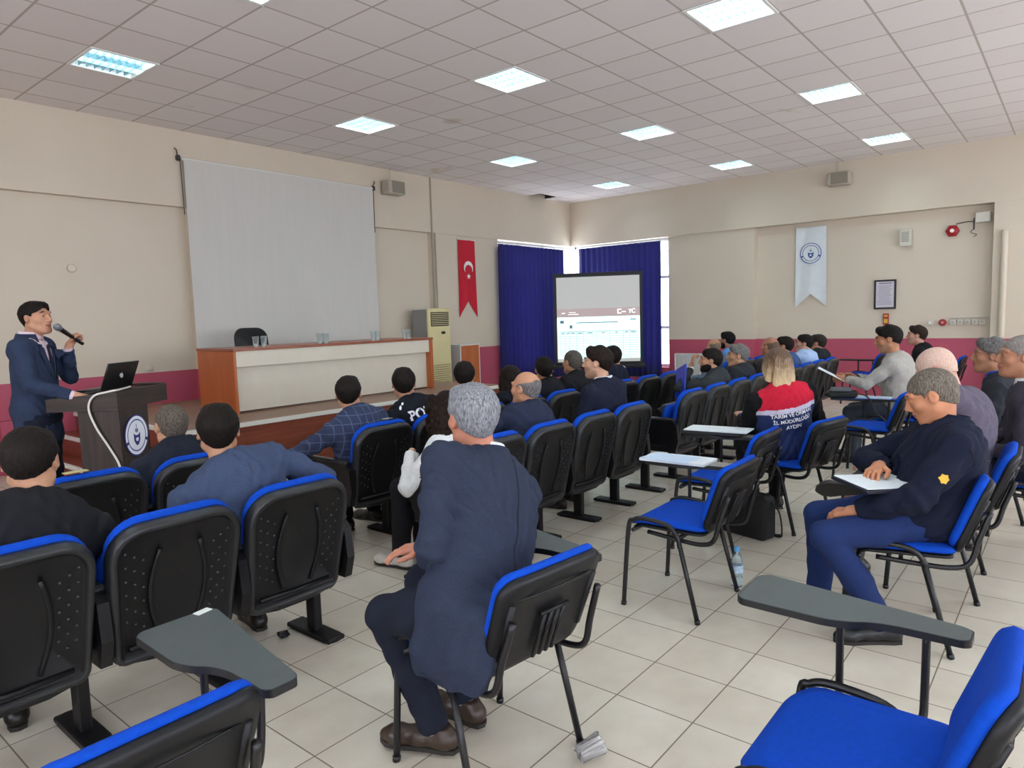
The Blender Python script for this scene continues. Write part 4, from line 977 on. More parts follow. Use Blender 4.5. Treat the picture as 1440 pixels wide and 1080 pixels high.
# ------------------------------------------------------------------ people: bodies grown as one surface from a distance field
class Field:
    def __init__(s, lo, hi, h):
        s.lo = np.array(lo, np.float32); s.h = h
        s.n = np.ceil((np.array(hi)-s.lo)/h).astype(int)+1
        s.d = np.full(s.n, 1.0, np.float32)
        s.ax = [s.lo[i]+h*np.arange(s.n[i], dtype=np.float32) for i in range(3)]
    def win(s, lo, hi):
        a = np.maximum(np.floor((np.array(lo)-s.lo)/s.h).astype(int), 0); b = np.minimum(np.ceil((np.array(hi)-s.lo)/s.h).astype(int)+1, s.n)
        if (b <= a).any(): return None
        sl = tuple(slice(a[i], b[i]) for i in range(3))
        X, Y, Z = np.meshgrid(*[s.ax[i][sl[i]] for i in range(3)], indexing='ij', sparse=True)
        return sl, X, Y, Z
    def put(s, sl, d, k, mode):
        a = s.d[sl]
        if mode == 'add':
            h = np.clip(.5+.5*(d-a)/k, 0, 1); s.d[sl] = d+(a-d)*h-k*h*(1-h)
        elif mode == 'sub':
            d = -d; h = np.clip(.5-.5*(d-a)/k, 0, 1); s.d[sl] = d+(a-d)*h+k*h*(1-h)
    def cap(s, a, b, ra, rb=None, k=.02, mode='add', g=0):
        a, b = np.array(a, float), np.array(b, float); rb = ra if rb is None else rb; ra += g; rb += g
        m = max(ra, rb)+k+.02
        w = s.win(np.minimum(a, b)-m, np.maximum(a, b)+m)
        if w is None: return
        sl, X, Y, Z = w; v = b-a; L2 = float(v@v)+1e-12
        px, py, pz = X-a[0], Y-a[1], Z-a[2]
        t = np.clip((px*v[0]+py*v[1]+pz*v[2])/L2, 0, 1)
        d = np.sqrt((px-t*v[0])**2+(py-t*v[1])**2+(pz-t*v[2])**2)-(ra+(rb-ra)*t)
        s.put(sl, d, k, mode)
    def ell(s, c, r, Rm=None, k=.02, mode='add', g=0):
        c, r = np.array(c, float), np.array(r, float)+g; m = r.max()+k+.02
        w = s.win(c-m, c+m)
        if w is None: return
        sl, X, Y, Z = w; p = [X-c[0], Y-c[1], Z-c[2]]
        q = p if Rm is None else [p[0]*Rm[0][i]+p[1]*Rm[1][i]+p[2]*Rm[2][i] for i in range(3)]
        k0 = np.sqrt((q[0]/r[0])**2+(q[1]/r[1])**2+(q[2]/r[2])**2)+1e-6
        k1 = np.sqrt((q[0]/r[0]**2)**2+(q[1]/r[1]**2)**2+(q[2]/r[2]**2)**2)+1e-6
        s.put(sl, (k0*(k0-1)/k1).astype(np.float32), k, mode)
    def chain(s, pts, rs, k=.02, mode='add', g=0):
        for i in range(len(pts)-1): s.cap(pts[i], pts[i+1], rs[i], rs[i+1], k, mode, g)
    def coords(s): return np.meshgrid(*s.ax, indexing='ij', sparse=True)
    def local(s, c, Rm):
        X, Y, Z = s.coords(); p = [X-c[0], Y-c[1], Z-c[2]]
        return [p[0]*Rm[0][i]+p[1]*Rm[1][i]+p[2]*Rm[2][i] for i in range(3)]
    def cut(s, g): s.d = np.maximum(s.d, g.astype(np.float32))
    def sample(s, P):
        q = (P-s.lo)/s.h; q = np.clip(q, 0, s.n-1.001); i = q.astype(int); f = q-i; out = 0
        for a in (0, 1):
            for b in (0, 1):
                for c in (0, 1):
                    w = (f[:, 0] if a else 1-f[:, 0])*(f[:, 1] if b else 1-f[:, 1])*(f[:, 2] if c else 1-f[:, 2])
                    out = out+w*s.d[i[:, 0]+a, i[:, 1]+b, i[:, 2]+c]
        return out
    def surf(s):
        """surface nets"""
        d = s.d; d[0] = d[-1] = 1; d[:, 0] = d[:, -1] = 1; d[:, :, 0] = d[:, :, -1] = 1
        I = d < 0
        if not I.any(): return np.zeros((0, 3)), np.zeros((0, 4), int)
        c = I[:-1, :-1, :-1].astype(np.int8)
        for a, b, e in ((1, 0, 0), (0, 1, 0), (0, 0, 1), (1, 1, 0), (1, 0, 1), (0, 1, 1), (1, 1, 1)):
            c = c+I[a:s.n[0]-1+a, b:s.n[1]-1+b, e:s.n[2]-1+e]
        act = np.argwhere((c > 0) & (c < 8)); idx = np.full(c.shape, -1, np.int32)
        idx[act[:, 0], act[:, 1], act[:, 2]] = np.arange(len(act))
        cs = [(a, b, e) for a in (0, 1) for b in (0, 1) for e in (0, 1)]
        val = np.stack([d[act[:, 0]+a, act[:, 1]+b, act[:, 2]+e] for a, b, e in cs], 1)
        acc = np.zeros((len(act), 3)); cnt = np.zeros((len(act), 1))
        for i in range(8):
            for j in range(i+1, 8):
                if sum(abs(cs[i][q]-cs[j][q]) for q in range(3)) != 1: continue
                va, vb = val[:, i], val[:, j]; x = (va < 0) != (vb < 0)
                t = np.where(x, va/np.where(x, va-vb, 1), 0)[:, None]
                p = np.array(cs[i])+t*(np.array(cs[j])-np.array(cs[i])); acc += p*x[:, None]; cnt += x[:, None]
        V = s.lo+s.h*(act+acc/cnt); Q = []
        for ax in range(3):
            o1, o2 = (ax+1) % 3, (ax+2) % 3
            sa = [slice(None)]*3; sb = [slice(None)]*3; sa[ax] = slice(0, -1); sb[ax] = slice(1, None)
            A, B = I[tuple(sa)], I[tuple(sb)]; e = np.argwhere(A != B)
            ok = (e[:, o1] > 0) & (e[:, o2] > 0); e = e[ok]; fl = A[e[:, 0], e[:, 1], e[:, 2]]
            def cell(u, v): q = e.copy(); q[:, o1] -= u; q[:, o2] -= v; return idx[q[:, 0], q[:, 1], q[:, 2]]
            q = np.stack([cell(1, 1), cell(0, 1), cell(0, 0), cell(1, 0)], 1)
            q[~fl] = q[~fl][:, ::-1]; Q.append(q)
        Q = np.concatenate(Q); Q = Q[(Q >= 0).all(1)]
        return V, Q
def np_mesh(name, V, Q, mats, mi=None):
    me = bpy.data.meshes.new(name); n, m = len(V), len(Q)
    me.vertices.add(n); me.vertices.foreach_set('co', np.asarray(V, np.float32).ravel())
    me.loops.add(m*4); me.loops.foreach_set('vertex_index', np.asarray(Q, np.int32).ravel())
    me.polygons.add(m); me.polygons.foreach_set('loop_start', np.arange(m, dtype=np.int32)*4)
    me.polygons.foreach_set('use_smooth', np.ones(m, bool))
    for x in (mats if isinstance(mats, (list, tuple)) else [mats]): me.materials.append(x)
    if mi is not None: me.polygons.foreach_set('material_index', np.asarray(mi, np.int32))
    me.update(calc_edges=True); me.validate()
    return me
def rotm(yaw_=0, pitch=0, roll=0):
    """columns = local axes; yaw about z (left positive), pitch about x (up positive), roll about y"""
    cy, sy = math.cos(rad(yaw_)), math.sin(rad(yaw_)); cp, sp_ = math.cos(rad(pitch)), math.sin(rad(pitch)); cr, sr = math.cos(rad(roll)), math.sin(rad(roll))
    Z = np.array([[cy, -sy, 0], [sy, cy, 0], [0, 0, 1]]); X = np.array([[1, 0, 0], [0, cp, -sp_], [0, sp_, cp]]); Y = np.array([[cr, 0, sr], [0, 1, 0], [-sr, 0, cr]])
    return Z@X@Y
def skin(c): return M('skin_'+c, c, .55, var=.10, scale=14, spec=.35, bump=.05, bscale=300)
def cloth(name, c, **k):
    kk = dict(rough=.9, var=.10, scale=90, bump=.35, bscale=900, sheen=.0, spec=.25); kk.update(k); return M(name, c, **kk)
def ombre(c1, c2):
    """hair dyed light towards the tips"""
    m, nt, p = base_mat('hair_dyed'); L = nt.links
    tc = nd(nt, 'ShaderNodeTexCoord'); sp = nd(nt, 'ShaderNodeSeparateXYZ'); L.new(tc.outputs['Generated'], sp.inputs[0])
    mp = nd(nt, 'ShaderNodeMapping'); mp.inputs['Scale'].default_value = (60, 60, 5); L.new(tc.outputs['Object'], mp.inputs[0])
    n = nd(nt, 'ShaderNodeTexNoise', i_Scale=1.6, i_Detail=4); L.new(mp.outputs[0], n.inputs['Vector'])
    ad = nd(nt, 'ShaderNodeMath', operation='MULTIPLY_ADD'); ad.inputs[1].default_value = .9; L.new(n.outputs[0], ad.inputs[0]); L.new(sp.outputs[2], ad.inputs[2])
    r = nd(nt, 'ShaderNodeMapRange'); r.inputs[1].default_value = .62; r.inputs[2].default_value = 1.22; L.new(ad.outputs[0], r.inputs[0])
    mx = nd(nt, 'ShaderNodeMix', data_type='RGBA'); mx.inputs[6].default_value = srgb(c2); mx.inputs[7].default_value = srgb(c1); L.new(r.outputs[0], mx.inputs[0]); L.new(mx.outputs[2], p.inputs['Base Color'])
    b = nd(nt, 'ShaderNodeBump', i_Strength=.6, i_Distance=.003); L.new(n.outputs[0], b.inputs['Height']); L.new(b.outputs[0], p.inputs['Normal']); p.inputs['Roughness'].default_value = .5
    MATS['hair_'+c1+c2] = m; return m
def hairmat(c1, c2, st=(60, 60, 14)):
    return M('hair_'+c1+c2, c1, .6, col2=c2, scale=3.0, stretch=st, bump=.9, bscale=4, spec=.12)
def add_head(F, hc, Rh, g=0, face=True, s=1.0, ears=True):
    T = lambda x, y, z: hc+Rh@(np.array((x, y, z))*s)
    F.ell(T(0, -.014, .026), np.array((.077, .098, .090))*s, Rh, .01, g=g)
    F.ell(T(0, .028, -.035), np.array((.061, .068, .086))*s, Rh, .03, g=g)
    F.cap(T(-.012, .074, -.092), T(.012, .074, -.092), .022*s, k=.025, g=g)
    for sg in (-1, 1):
        F.cap(T(sg*.052, .005, -.055), T(sg*.03, .06, -.088), .022*s, .018*s, .025, g=g)
        F.ell(T(sg*.043, .058, -.016), np.array((.026, .026, .024))*s, Rh, .02, g=g)
    if face:
        F.chain([T(-.05, .068, .036), T(-.02, .087, .036), T(.02, .087, .036), T(.05, .068, .036)], [.011*s]*4, .012, g=g)
        for sg in (-1, 1): F.ell(T(sg*.032, .100, .016), np.array((.017, .014, .011))*s, Rh, .012, 'sub')
        for sg in (-1, 1): F.ell(T(sg*.032, .077, .014), np.array((.0145, .0135, .0125))*s, Rh, .004)
        F.cap(T(0, .088, .026), T(0, .113, -.018), .0085*s, .0125*s, .008, g=g)
        for sg in (-1, 1): F.ell(T(sg*.013, .100, -.024), np.array((.010, .012, .009))*s, Rh, .006, g=g)
        F.ell(T(0, .090, -.047), np.array((.024, .016, .010))*s, Rh, .008, g=g); F.ell(T(0, .089, -.062), np.array((.021, .015, .009))*s, Rh, .008, g=g)
    if ears:
        for sg in (-1, 1):
            F.ell(T(sg*.080, -.010, .002), np.array((.010, .020, .032))*s, Rh@rotm(sg*-18, 0, 0)@rotm(0, 12, 0), .008, g=g)
            F.ell(T(sg*.089, -.006, .004), np.array((.006, .010, .018))*s, Rh, .006, 'sub')
def hand_geo(W, fdir, pn, side, curl=.6, thumb=.5, h=.0035, spread=.012, s=1.0, back=None):
    """hand at wrist W: fdir = towards the fingers, pn = palm normal, side = +1 right / -1 left"""
    f = unit(fdir); n = unit(np.array(pn)-f*np.dot(pn, f)); u = np.cross(n, f)*side   # u points to the little finger
    W = np.array(W, float); F = Field(W-.24*s, W+.24*s, h); K = []
    for i, (o, L0) in enumerate(((-.030, .092), (-.010, .096), (.011, .091), (.030, .082))):
        kn = W+f*L0*s+u*o*s+n*(.002*(i-1.5)**2)*.2; K.append(kn)
        F.cap(W+f*.012+u*o*.45*s, kn, .0145*s, .0115*s, .014)
    F.cap(W-(f if back is None else unit(back))*.05, W+f*.02, .0245*s, .026*s, .02)
    for i, L in enumerate((.070, .078, .072, .056)):
        p = K[i]; a = (curl if not hasattr(curl, '__len__') else curl[i])*.55; d = f+u*(i-1.5)*spread*4
        for j, q in enumerate((.46, .30, .24)):
            d2 = unit(d)*math.cos(a)+n*math.sin(a); e = p+unit(d2)*L*q*s
            r0 = (.0088, .0080, .0072, .0064)[j]*s*(1 if i < 3 else .88); F.cap(p, e, r0, r0*.93, .005)
            p = e; a += (curl if not hasattr(curl, '__len__') else curl[i])*(.75 if j == 0 else .5)
    b = W+f*.022*s-u*.022*s; m_ = b+(f*.6-u*.62+n*.45*thumb)*.048*s; t1 = m_+(f*.85-u*.15+n*.5*thumb)*.034*s; t2 = t1+(f*.9+u*.15+n*.45*thumb)*.027*s
    F.chain([b, m_, t1, t2], [.015*s, .0115*s, .0095*s, .0082*s], .008)
    return F.surf()
def collar(parent, name, c, axis, fwd, r0, r1, hgt, th, mat, a0=25, tilt=18, ry=1.05, dip=.006):
    """open collar band standing around the neck"""
    Z = unit(axis); Y = unit(np.array(fwd)-Z*np.dot(fwd, Z)); X = np.cross(Y, Z); rows = []
    ct, st_ = math.cos(rad(tilt)), math.sin(rad(tilt)); Zt = Z*ct-Y*st_*0; N = 36
    for k in range(N):
        t = rad(a0)+(2*PI-2*rad(a0))*k/(N-1)      # angle from the front
        dv = Y*math.cos(t)*ry+X*math.sin(t); dr = dip*(math.cos(t)+1)*.5+.02*math.cos(t)*math.sin(rad(tilt))
        prof = [(r0, -hgt*.5), (r1, hgt*.5), (r1+th, hgt*.5+.002), (r0+th*2.2, -hgt*.5)]
        rows.append([np.array(c)+dv*r+Z*(z-dr) for r, z in prof]+[np.array(c)+dv*prof[0][0]+Z*(prof[0][1]-dr)])
    a = MB(); a.grid(np.array(rows)); 
    a.add(rows[0][:4], [(0, 1, 2, 3)]); a.add(rows[-1][:4], [(3, 2, 1, 0)])
    return a.build(name, mat, parent)
PEOPLE = {}
def person(key, loc, rz, label, head, look=0, nod=0, tilt=0, skinc='b98a6c', hair=('short', '15120f', '2a221c'), top=None, legs=None, shirt=None, collarc=None,
           h=.008, w=1.0, fat=1.0, hips=(0, -.12, .545), knees=None, feet=None, shoes=True, arms=None, hands=None, face=True, jcollar=True, open_front=False,
           jcup=.027, jch=.058, shyaw=0, shroll=0, hs=1.0, hem=None, beard=None, neckoff=(0, -.045, -.165), collarfn=None, extra=None, eyes=True, legs_on=True, shoe_c='16130f', bulge=.03, puff=0, fold=1.6):
    """head = world position of the top of the head; all other positions are local to the person (x right, y forward)"""
    r = empty('person', loc, rad(rz), label, 'person')
    Rz = rotm(rz); Lc = lambda p: Rz.T@(np.array(p, float)-np.array(loc, float))
    Rh = rotm(look, nod, tilt); top_h = Lc(head)
    style = hair[0]; lift = {'bald': .0, 'buzz': .004, 'short': .012, 'quiff': .022, 'long': .014, 'curly': .03}[style]
    hc = top_h-Rh@np.array((0, -.014, (.116+lift)*hs)); 
    nb = hc+np.array(neckoff)*hs
    pel = np.array(hips, float); 
    ax = unit(nb-pel); Rs = rotm(shyaw, 0, shroll); 
    # torso frame: z along the spine, x across
    X = Rs@np.array((1., 0, 0)); X = unit(X-ax*np.dot(X, ax)); Yt = np.cross(ax, X); Rt = np.stack([X, Yt, ax], 1)
    Lt = np.linalg.norm(nb-pel)
    tp = lambda t, y=0, x=0: pel+(nb-pel)*t+Yt*y+X*x
    sh = {sg: nb-ax*.050+X*sg*.182*w-Yt*.005+np.array((0, 0, -sg*.0)) for sg in (-1, 1)}
    if arms is None: arms = {}
    A = {}
    for sg in (-1, 1):
        d = arms.get(sg, {}); el = d.get('el', None); wr = d.get('wr', None)
        el = np.array(el, float) if el is not None else np.array((sg*.265*w, tp(.35)[1]+.05, tp(.33)[2]))
        wr = np.array(wr, float) if wr is not None else np.array((sg*.10, pel[1]+.30, pel[2]+.10))
        # keep the limb lengths human
        su = unit(el-sh[sg]); el = sh[sg]+su*.295; wv = unit(wr-el); wr = el+wv*.255
        A[sg] = (sh[sg], el, wr)
    if knees is None: knees = {-1: (-.13, pel[1]+.43, .51), 1: (.13, pel[1]+.43, .51)}
    if feet is None: feet = {sg: (knees[sg][0], knees[sg][1]-.02, .085) for sg in (-1, 1)}
    K = {sg: np.array(knees[sg], float) for sg in (-1, 1)}; FT = {sg: np.array(feet[sg], float) for sg in (-1, 1)}
    hp = {sg: pel+X*sg*.095*w+np.array((0, .0, -.005)) for sg in (-1, 1)}
    allp = [hc+Rh@np.array((0, 0, .2)), hc+Rh@np.array((0, .1, -.1)), pel]+[p for sg in (-1, 1) for p in A[sg]]+[K[sg] for sg in (-1, 1)]+[FT[sg] for sg in (-1, 1)]+list(hp.values())
    lo, hi = np.min(allp, 0)-.20, np.max(allp, 0)+.20; lo[2] = max(lo[2], -.03)
    seed = sum(ord(c) for c in key); rg = np.random.RandomState(seed)
    # ---- body
    lob = np.min([hc-.19, nb-.14, tp(.55)-.15], 0); hib = np.max([hc+.19, nb+.14, tp(.55)+.15], 0)
    hb = min(h, .0065)
    F = Field(lob, hib, hb)
    add_head(F, hc, Rh, 0, face, hs)
    T = lambda x, y, z: hc+Rh@(np.array((x, y, z))*hs)
    F.cap(T(0, -.022, -.05), nb, .053*hs*(.85 if style in ('long', 'curly') else 1.0), .058*(.85 if style in ('long', 'curly') else 1), .025)
    F.cap(nb, nb-ax*.1, .06, .085, .03)
    F.ell(tp(.75), (.14*w, .09, .14), Rt, .03)
    V1, Q1 = F.surf()
    C = V1[Q1].mean(1)-hc; C = C@Rh/hs
    mi = np.zeros(len(Q1), int)
    lip = (((C[:, 0]/.026)**2+((C[:, 2]+.055)/.0115)**2) < 1) & (C[:, 1] > .085); mi[lip] = 1
    sk = skin(skinc); c_ = srgb(skinc); 
    mats = [sk, M('lips_'+skinc, '9a5a4e', .5), M('stubble_'+skinc, '8d6c5a', .7, col2=skinc, scale=260)]
    if beard == 'stubble':
        stb = (C[:, 2] < -.03) & (C[:, 2] > -.12) & (C[:, 1] > -.005) & (C[:, 2]+.03 < -.5*(.09-C[:, 1])*.4+.002) & ~lip; mi[stb] = 2
    grip_pt = None
    Vs, Qs, Ms = [V1], [Q1], [mi]; off = len(V1)
    # rest of the body, inside the clothes, runs out to the hands
    G = Field(lo, hi, .013)
    G.cap(nb, tp(.6), .06, .10, .05); G.ell(tp(.68), (.15*w, .10, .17), Rt, .05); G.ell(tp(.3), (.13*w, .10, .17), Rt, .05)
    for sg in (-1, 1):
        a, b, c = A[sg]; G.chain([nb-ax*.05, a, b, c], [.05, .045, .036, .026], .03)
        if legs_on: G.chain([pel, hp[sg], K[sg], FT[sg]], [.08, .075, .048, .035], .03)
    V2, Q2 = G.surf(); Vs.append(V2); Qs.append(Q2+off); Ms.append(np.zeros(len(Q2), int)); off += len(V2)
    for sg in (-1, 1):
        hd = (hands or {}).get(sg)
        if hd is None: continue
        a, b, c = A[sg]; f = np.array(hd.get('f', c-b), float)
        if 'grip' in hd:            # fist closed round a rod running from the wrist to the point 'grip' (head space)
            dg = unit(T(*hd['grip'])-c-np.array((0, .05, .03))); f = unit((c-b)-dg*np.dot(c-b, dg)); f = unit(f+dg*.25); f = unit(f-dg*np.dot(f, dg)); hd['n'] = np.cross(f, dg)*(1 if sg < 0 else -1); grip_pt = c+f*.085+hd['n']*.030
        V3, Q3 = hand_geo(c+unit(f)*.01, f, hd.get('n', (0, 0, -1)), sg, hd.get('curl', .5), hd.get('thumb', .5), h=.0035, back=c-b)
        Vs.append(V3); Qs.append(Q3+off); Ms.append(np.zeros(len(Q3), int)); off += len(V3)
    link('body', np_mesh('body', np.concatenate(Vs), np.concatenate(Qs), mats, np.concatenate(Ms)), r)
    # ---- eyes and brows where the face can be seen
    if face:
        EW = M('eye_white', 'b9aea4', .35); EI = M('iris', '1c120c', .2)
        for sg in (-1, 1):
            if not eyes: break
            a = MB(); c = T(sg*.032, .0785, .0135); Rr = .0122*hs; vs_ = []; 
            for i in range(9):
                for j in range(12):
                    th, ph = PI*i/8, 2*PI*j/12; q = np.array((math.sin(th)*math.cos(ph), math.cos(th), math.sin(th)*math.sin(ph))); q[2] *= .55; vs_.append(c+Rh@(q*Rr))
            fsW, fsI = [], []
            for i in range(8):
                for j in range(12): (fsI if i < 2 else fsW).append((i*12+j, (i+1)*12+j, (i+1)*12+(j+1) % 12, i*12+(j+1) % 12))
            a.add(vs_, fsW, 0); a.add(vs_, fsI, 1); a.build('eye', [EW, EI], r)
        for sg in (-1, 1):
            a = MB(); a.tube(spline([T(sg*.014, .0965, .0365), T(sg*.032, .0935, .0435), T(sg*.052, .0765, .038)], 5), [.0035]*5+[.0042]*3+[.0035, .003, .002], 6); a.build('eyebrow', hairmat(hair[1], hair[2]), r)
    # ---- hair
    HM = hairmat(hair[1], hair[2], (40, 40, 40) if style in ('buzz', 'curly') else (70, 70, 12))
    if style != 'none':
        hh = .005
        if style == 'curly':
            H = Field(hc-.42, hc+.22, .0065)
            for k in range(150):
                th = rg.uniform(-2.35, 2.35); z0 = rg.uniform(-.04, .10); rr_ = .105*math.sqrt(max(.12, 1-max(0, z0/.135)**2)); L_ = rg.uniform(.06, .36); f0 = rg.uniform(0, 6); pts = []
                for j in range(15):
                    t = j/14; rj = rr_+(.125-rr_)*min(1, t*2.2)+.012*math.sin(f0+t*L_*110); tj = th+.10*math.cos(f0+t*L_*110); pts.append(T(rj*math.sin(tj), -rj*math.cos(tj)-.012, z0-L_*t))
                H.chain(pts, [.0105]*12+[.009, .007, .005], .004)
            add_head(H, hc, Rh, .008, False, hs, False); q = H.local(hc, Rh); H.cut(np.where(q[2] > -.04, 1.1*(q[1]-.055)-(q[2]-.03), -1.)); H.cut(np.where((q[2] < .03) & (np.abs(q[0]) < .06), q[1]-.03, -1.))
        else:
            H = Field(hc-.17, hc+.17, hh)
            if style == 'long': H = Field(hc-.40, hc+.2, .006)
            g = {'bald': .003, 'buzz': .004, 'short': .011, 'quiff': .013, 'long': .016}[style]
            H.ell(T(0, -.016, .030), np.array((.079, .099, .090))*hs, Rh, .01, g=g)
            H.cap(T(0, -.034, -.055), T(0, -.048, -.015), .051*hs, .057*hs, .02, g=g*.5)
            if style == 'quiff': H.chain([T(-.042, .048, .094), T(0, .056, .101), T(.042, .048, .094)], [.024*hs]*3, .03); H.chain([T(-.03, -.02, .112), T(.03, -.02, .112)], [.022*hs]*2, .03)
            if style == 'short': H.chain([T(-.035, .045, .092), T(.035, .045, .092)], [.026*hs]*2, .03)
            if style == 'long':
                Lh = hair[3] if len(hair) > 3 else .2
                for k in range(84):
                    th = rg.uniform(-2.0, 2.0); ro = rg.uniform(.93, 1.10); x, y = .086*math.sin(th)*ro, -.092*math.cos(th)*ro-.010
                    wv = rg.uniform(-.014, .014); w2 = rg.uniform(-.02, .02); fl_ = rg.uniform(1.0, 1.32); LL = Lh*rg.uniform(.72, 1.08)
                    H.chain(spline([T(x*.8, y*.85, .07), T(x*1.02, y*1.02, -.02), T(x*1.16+wv, y*1.14, -.03-LL*.35), T(x*1.28-wv+w2, y*1.30-.01, -.04-LL*.68), T(x*1.12*fl_+w2, y*1.15*fl_-.015, -.05-LL)], 2), [.017, .016, .0155, .0145, .0135, .012, .010, .008, .005], .005)
            q = H.local(hc, Rh); q = [c/hs for c in q]
            nz = .0018*np.sin(q[0]*210+3*np.sin(q[2]*60))*np.sin(q[2]*90+q[1]*120)
            H.d = H.d+nz.astype(np.float32)*(1 if style not in ('buzz', 'bald') else .25)
            if style == 'buzz': H.d = H.d+(.003*np.clip((.0-q[2])/.08, 0, 1)).astype(np.float32)
            if style in ('short', 'quiff'): H.d = H.d+(.0085*np.clip((.035-q[2])/.10, 0, 1)).astype(np.float32)
            if style == 'long':
                H.cut(np.where(q[2] > -.005, np.minimum(q[1]-.045-1.0*np.maximum(0, q[2]-.02)*2.2, 1.), q[1]-.02))
                H.cut(.9*(q[1]-.085)-(q[2]-.055))
            else:
                front = {'short': .073, 'quiff': .076, 'buzz': .062, 'bald': .075}[style]
                line = .74*(q[1]-.085)+front-.012                           # hairline from forehead down to the nape
                lim = np.where(q[1] > .028, np.maximum(line, front-.035*np.maximum(0, (np.abs(q[0])-.02)/.05)+0*q[1]), line)
                H.cut(lim-q[2]); 
                dd = np.sqrt((np.abs(q[0])-.085)**2+(q[1]+.004)**2+(q[2]+.004)**2)-.030; H.cut(-dd)
                H.cut(-.088-q[2]-.0*q[1])
                if style == 'bald': H.cut((q[2]-.035)+.25*q[1]+.006*np.sin(q[0]*90)); H.cut(q[1]-.045)
        Vh, Qh = H.surf()
        if len(Vh): link('hair', np_mesh('hair', Vh, Qh, HM), r)
    if beard == 'full':
        H = Field(hc-.14, hc+.15, .005); add_head(H, hc, Rh, .006, False, hs, False); q = [c/hs for c in H.local(hc, Rh)]
        H.cut(q[2]+.028+.35*np.abs(q[1]-.03)); H.cut(-.01-q[1]); H.cut(-(np.sqrt((q[0]/.027)**2+((q[2]+.055)/.013)**2)-1)*.02); H.cut(-.115-q[2])
        H.d += (.0015*np.sin(q[0]*260)*np.sin(q[2]*240)).astype(np.float32); Vh, Qh = H.surf()
        if len(Vh): link('beard', np_mesh('beard', Vh, Qh, HM), r)
    # ---- upper garment
    def torso(Fd, g=0, arm=True, gA=0):
        Fd.cap(nb-ax*.03-Yt*.0, sh[1]-X*.01, .058, .058, .04, g=g); Fd.cap(nb-ax*.03, sh[-1]+X*.01, .058, .058, .04, g=g)
        Fd.cap(sh[-1]+X*.03-ax*.02, sh[1]-X*.03-ax*.02, .066, .066, .05, g=g)
        Fd.cap(sh[-1]+X*.0+ax*.012, sh[1]-X*.0+ax*.012, .046, .046, .03, g=g)
        Fd.ell(tp(.72, -bulge), np.array((.178*w, .122*fat, .20)), Rt, .05, g=g)
        Fd.ell(tp(.44, -bulge*.5+.02*(fat-1)), np.array((.176*w, .128*fat, .20)), Rt, .05, g=g)
        Fd.ell(tp(.10, -.005), np.array((.188*w, .145*fat, .16)), Rt, .05, g=g)
        if arm:
            for sg in (-1, 1):
                a, b, c = A[sg]; Fd.chain([a, a+(b-a)*.5, b], [.066+puff, .058+puff, .050+puff], .03, g=gA); Fd.chain([b, b+(c-b)*.5, c], [.051+puff, .045+puff, .039+puff], .02, g=gA)
    J = Field(lo, hi, h); torso(J, .008)
    if hem: hem(J, locals())
    X_, Y_, Z_ = J.coords(); ph = rg.uniform(0, 6, 4)
    J.d += (fold*.0022*np.sin(38*Z_+9*X_+12*np.sin(11*X_+ph[0])+ph[1])*np.sin(17*Y_+13*X_+ph[2])+fold*.0016*np.sin(70*(Z_*.8+Y_*.6)+8*np.sin(16*X_+ph[3]))).astype(np.float32)
    # sleeve folds near the elbows
    for sg in (-1, 1):
        a, b, c = A[sg]; dx, dy, dz = X_-b[0], Y_-b[1], Z_-b[2]; dist = np.sqrt(dx*dx+dy*dy+dz*dz); dv = unit(c-a)
        J.d += (fold*.0025*np.exp(-(dist/.10)**2)*np.sin(95*(dx*dv[0]+dy*dv[1]+dz*dv[2])+ph[1])).astype(np.float32)
    # open the neck
    J.cap(nb-ax*.045+Yt*.01, hc-Rh@np.array((0, .01, .02)), .058, .068, .01, 'sub')
    if open_front:
        p = [X_-nb[0], Y_-nb[1], Z_-nb[2]]; qx = p[0]*X[0]+p[1]*X[1]+p[2]*X[2]; qy = p[0]*Yt[0]+p[1]*Yt[1]+p[2]*Yt[2]; qz = p[0]*ax[0]+p[1]*ax[1]+p[2]*ax[2]
        dep = open_front if not isinstance(open_front, bool) else .30
        wv = np.maximum(np.abs(qx)-.098*np.clip((qz+dep)/dep, 0, 1.1), -(qz+dep)); J.cut(-np.maximum(wv, -(qy-.02)))
    for sg in (-1, 1):
        a, b, c = A[sg]; d = unit(c-b); p = (X_-c[0])*d[0]+(Y_-c[1])*d[1]+(Z_-c[2])*d[2]; dist = np.sqrt((X_-c[0])**2+(Y_-c[1])**2+(Z_-c[2])**2)
        J.d = np.where(dist < .09, np.maximum(J.d, p+.012), J.d).astype(np.float32)
    VJ, QJ = J.surf(); jm = top[1]
    jo = link(top[0], np_mesh(top[0], VJ, QJ, jm), r)
    fwd = Yt
    if jcollar: collar(r, 'jacket_collar', nb+ax*jcup-Yt*.012, unit(ax*.9-Yt*.12+(hc-nb)*.6), fwd, .090, .071, jch, .006, jm if not isinstance(jm, list) else jm[0], a0=38, tilt=22)
    if collarc: collar(r, 'shirt_collar', nb+ax*.048-Yt*.006, unit(ax*.8-Yt*.1+(hc-nb)*.8), fwd, .070, .063, .048, .003, collarc, a0=12, tilt=20)
    if shirt:
        S_ = Field(lo, hi, max(h, .008)); torso(S_, -.006, False); 
        S_.cap(nb-ax*.02, nb+ax*.02, .06, .06, .02); S_.cap(nb-ax*.03+Yt*.01, hc, .05, .058, .01, 'sub'); Vq, Qq = S_.surf(); link('shirt', np_mesh('shirt', Vq, Qq, shirt), r)
        for sg in (-1, 1):
            if (hands or {}).get(sg) is not None:
                a, b, c = A[sg]; d = unit(c-b); m_ = MB(); m_.tube([c-d*.03, c+d*.008], [.036, .0345], 16); m_.build('shirt_cuff', shirt, r)
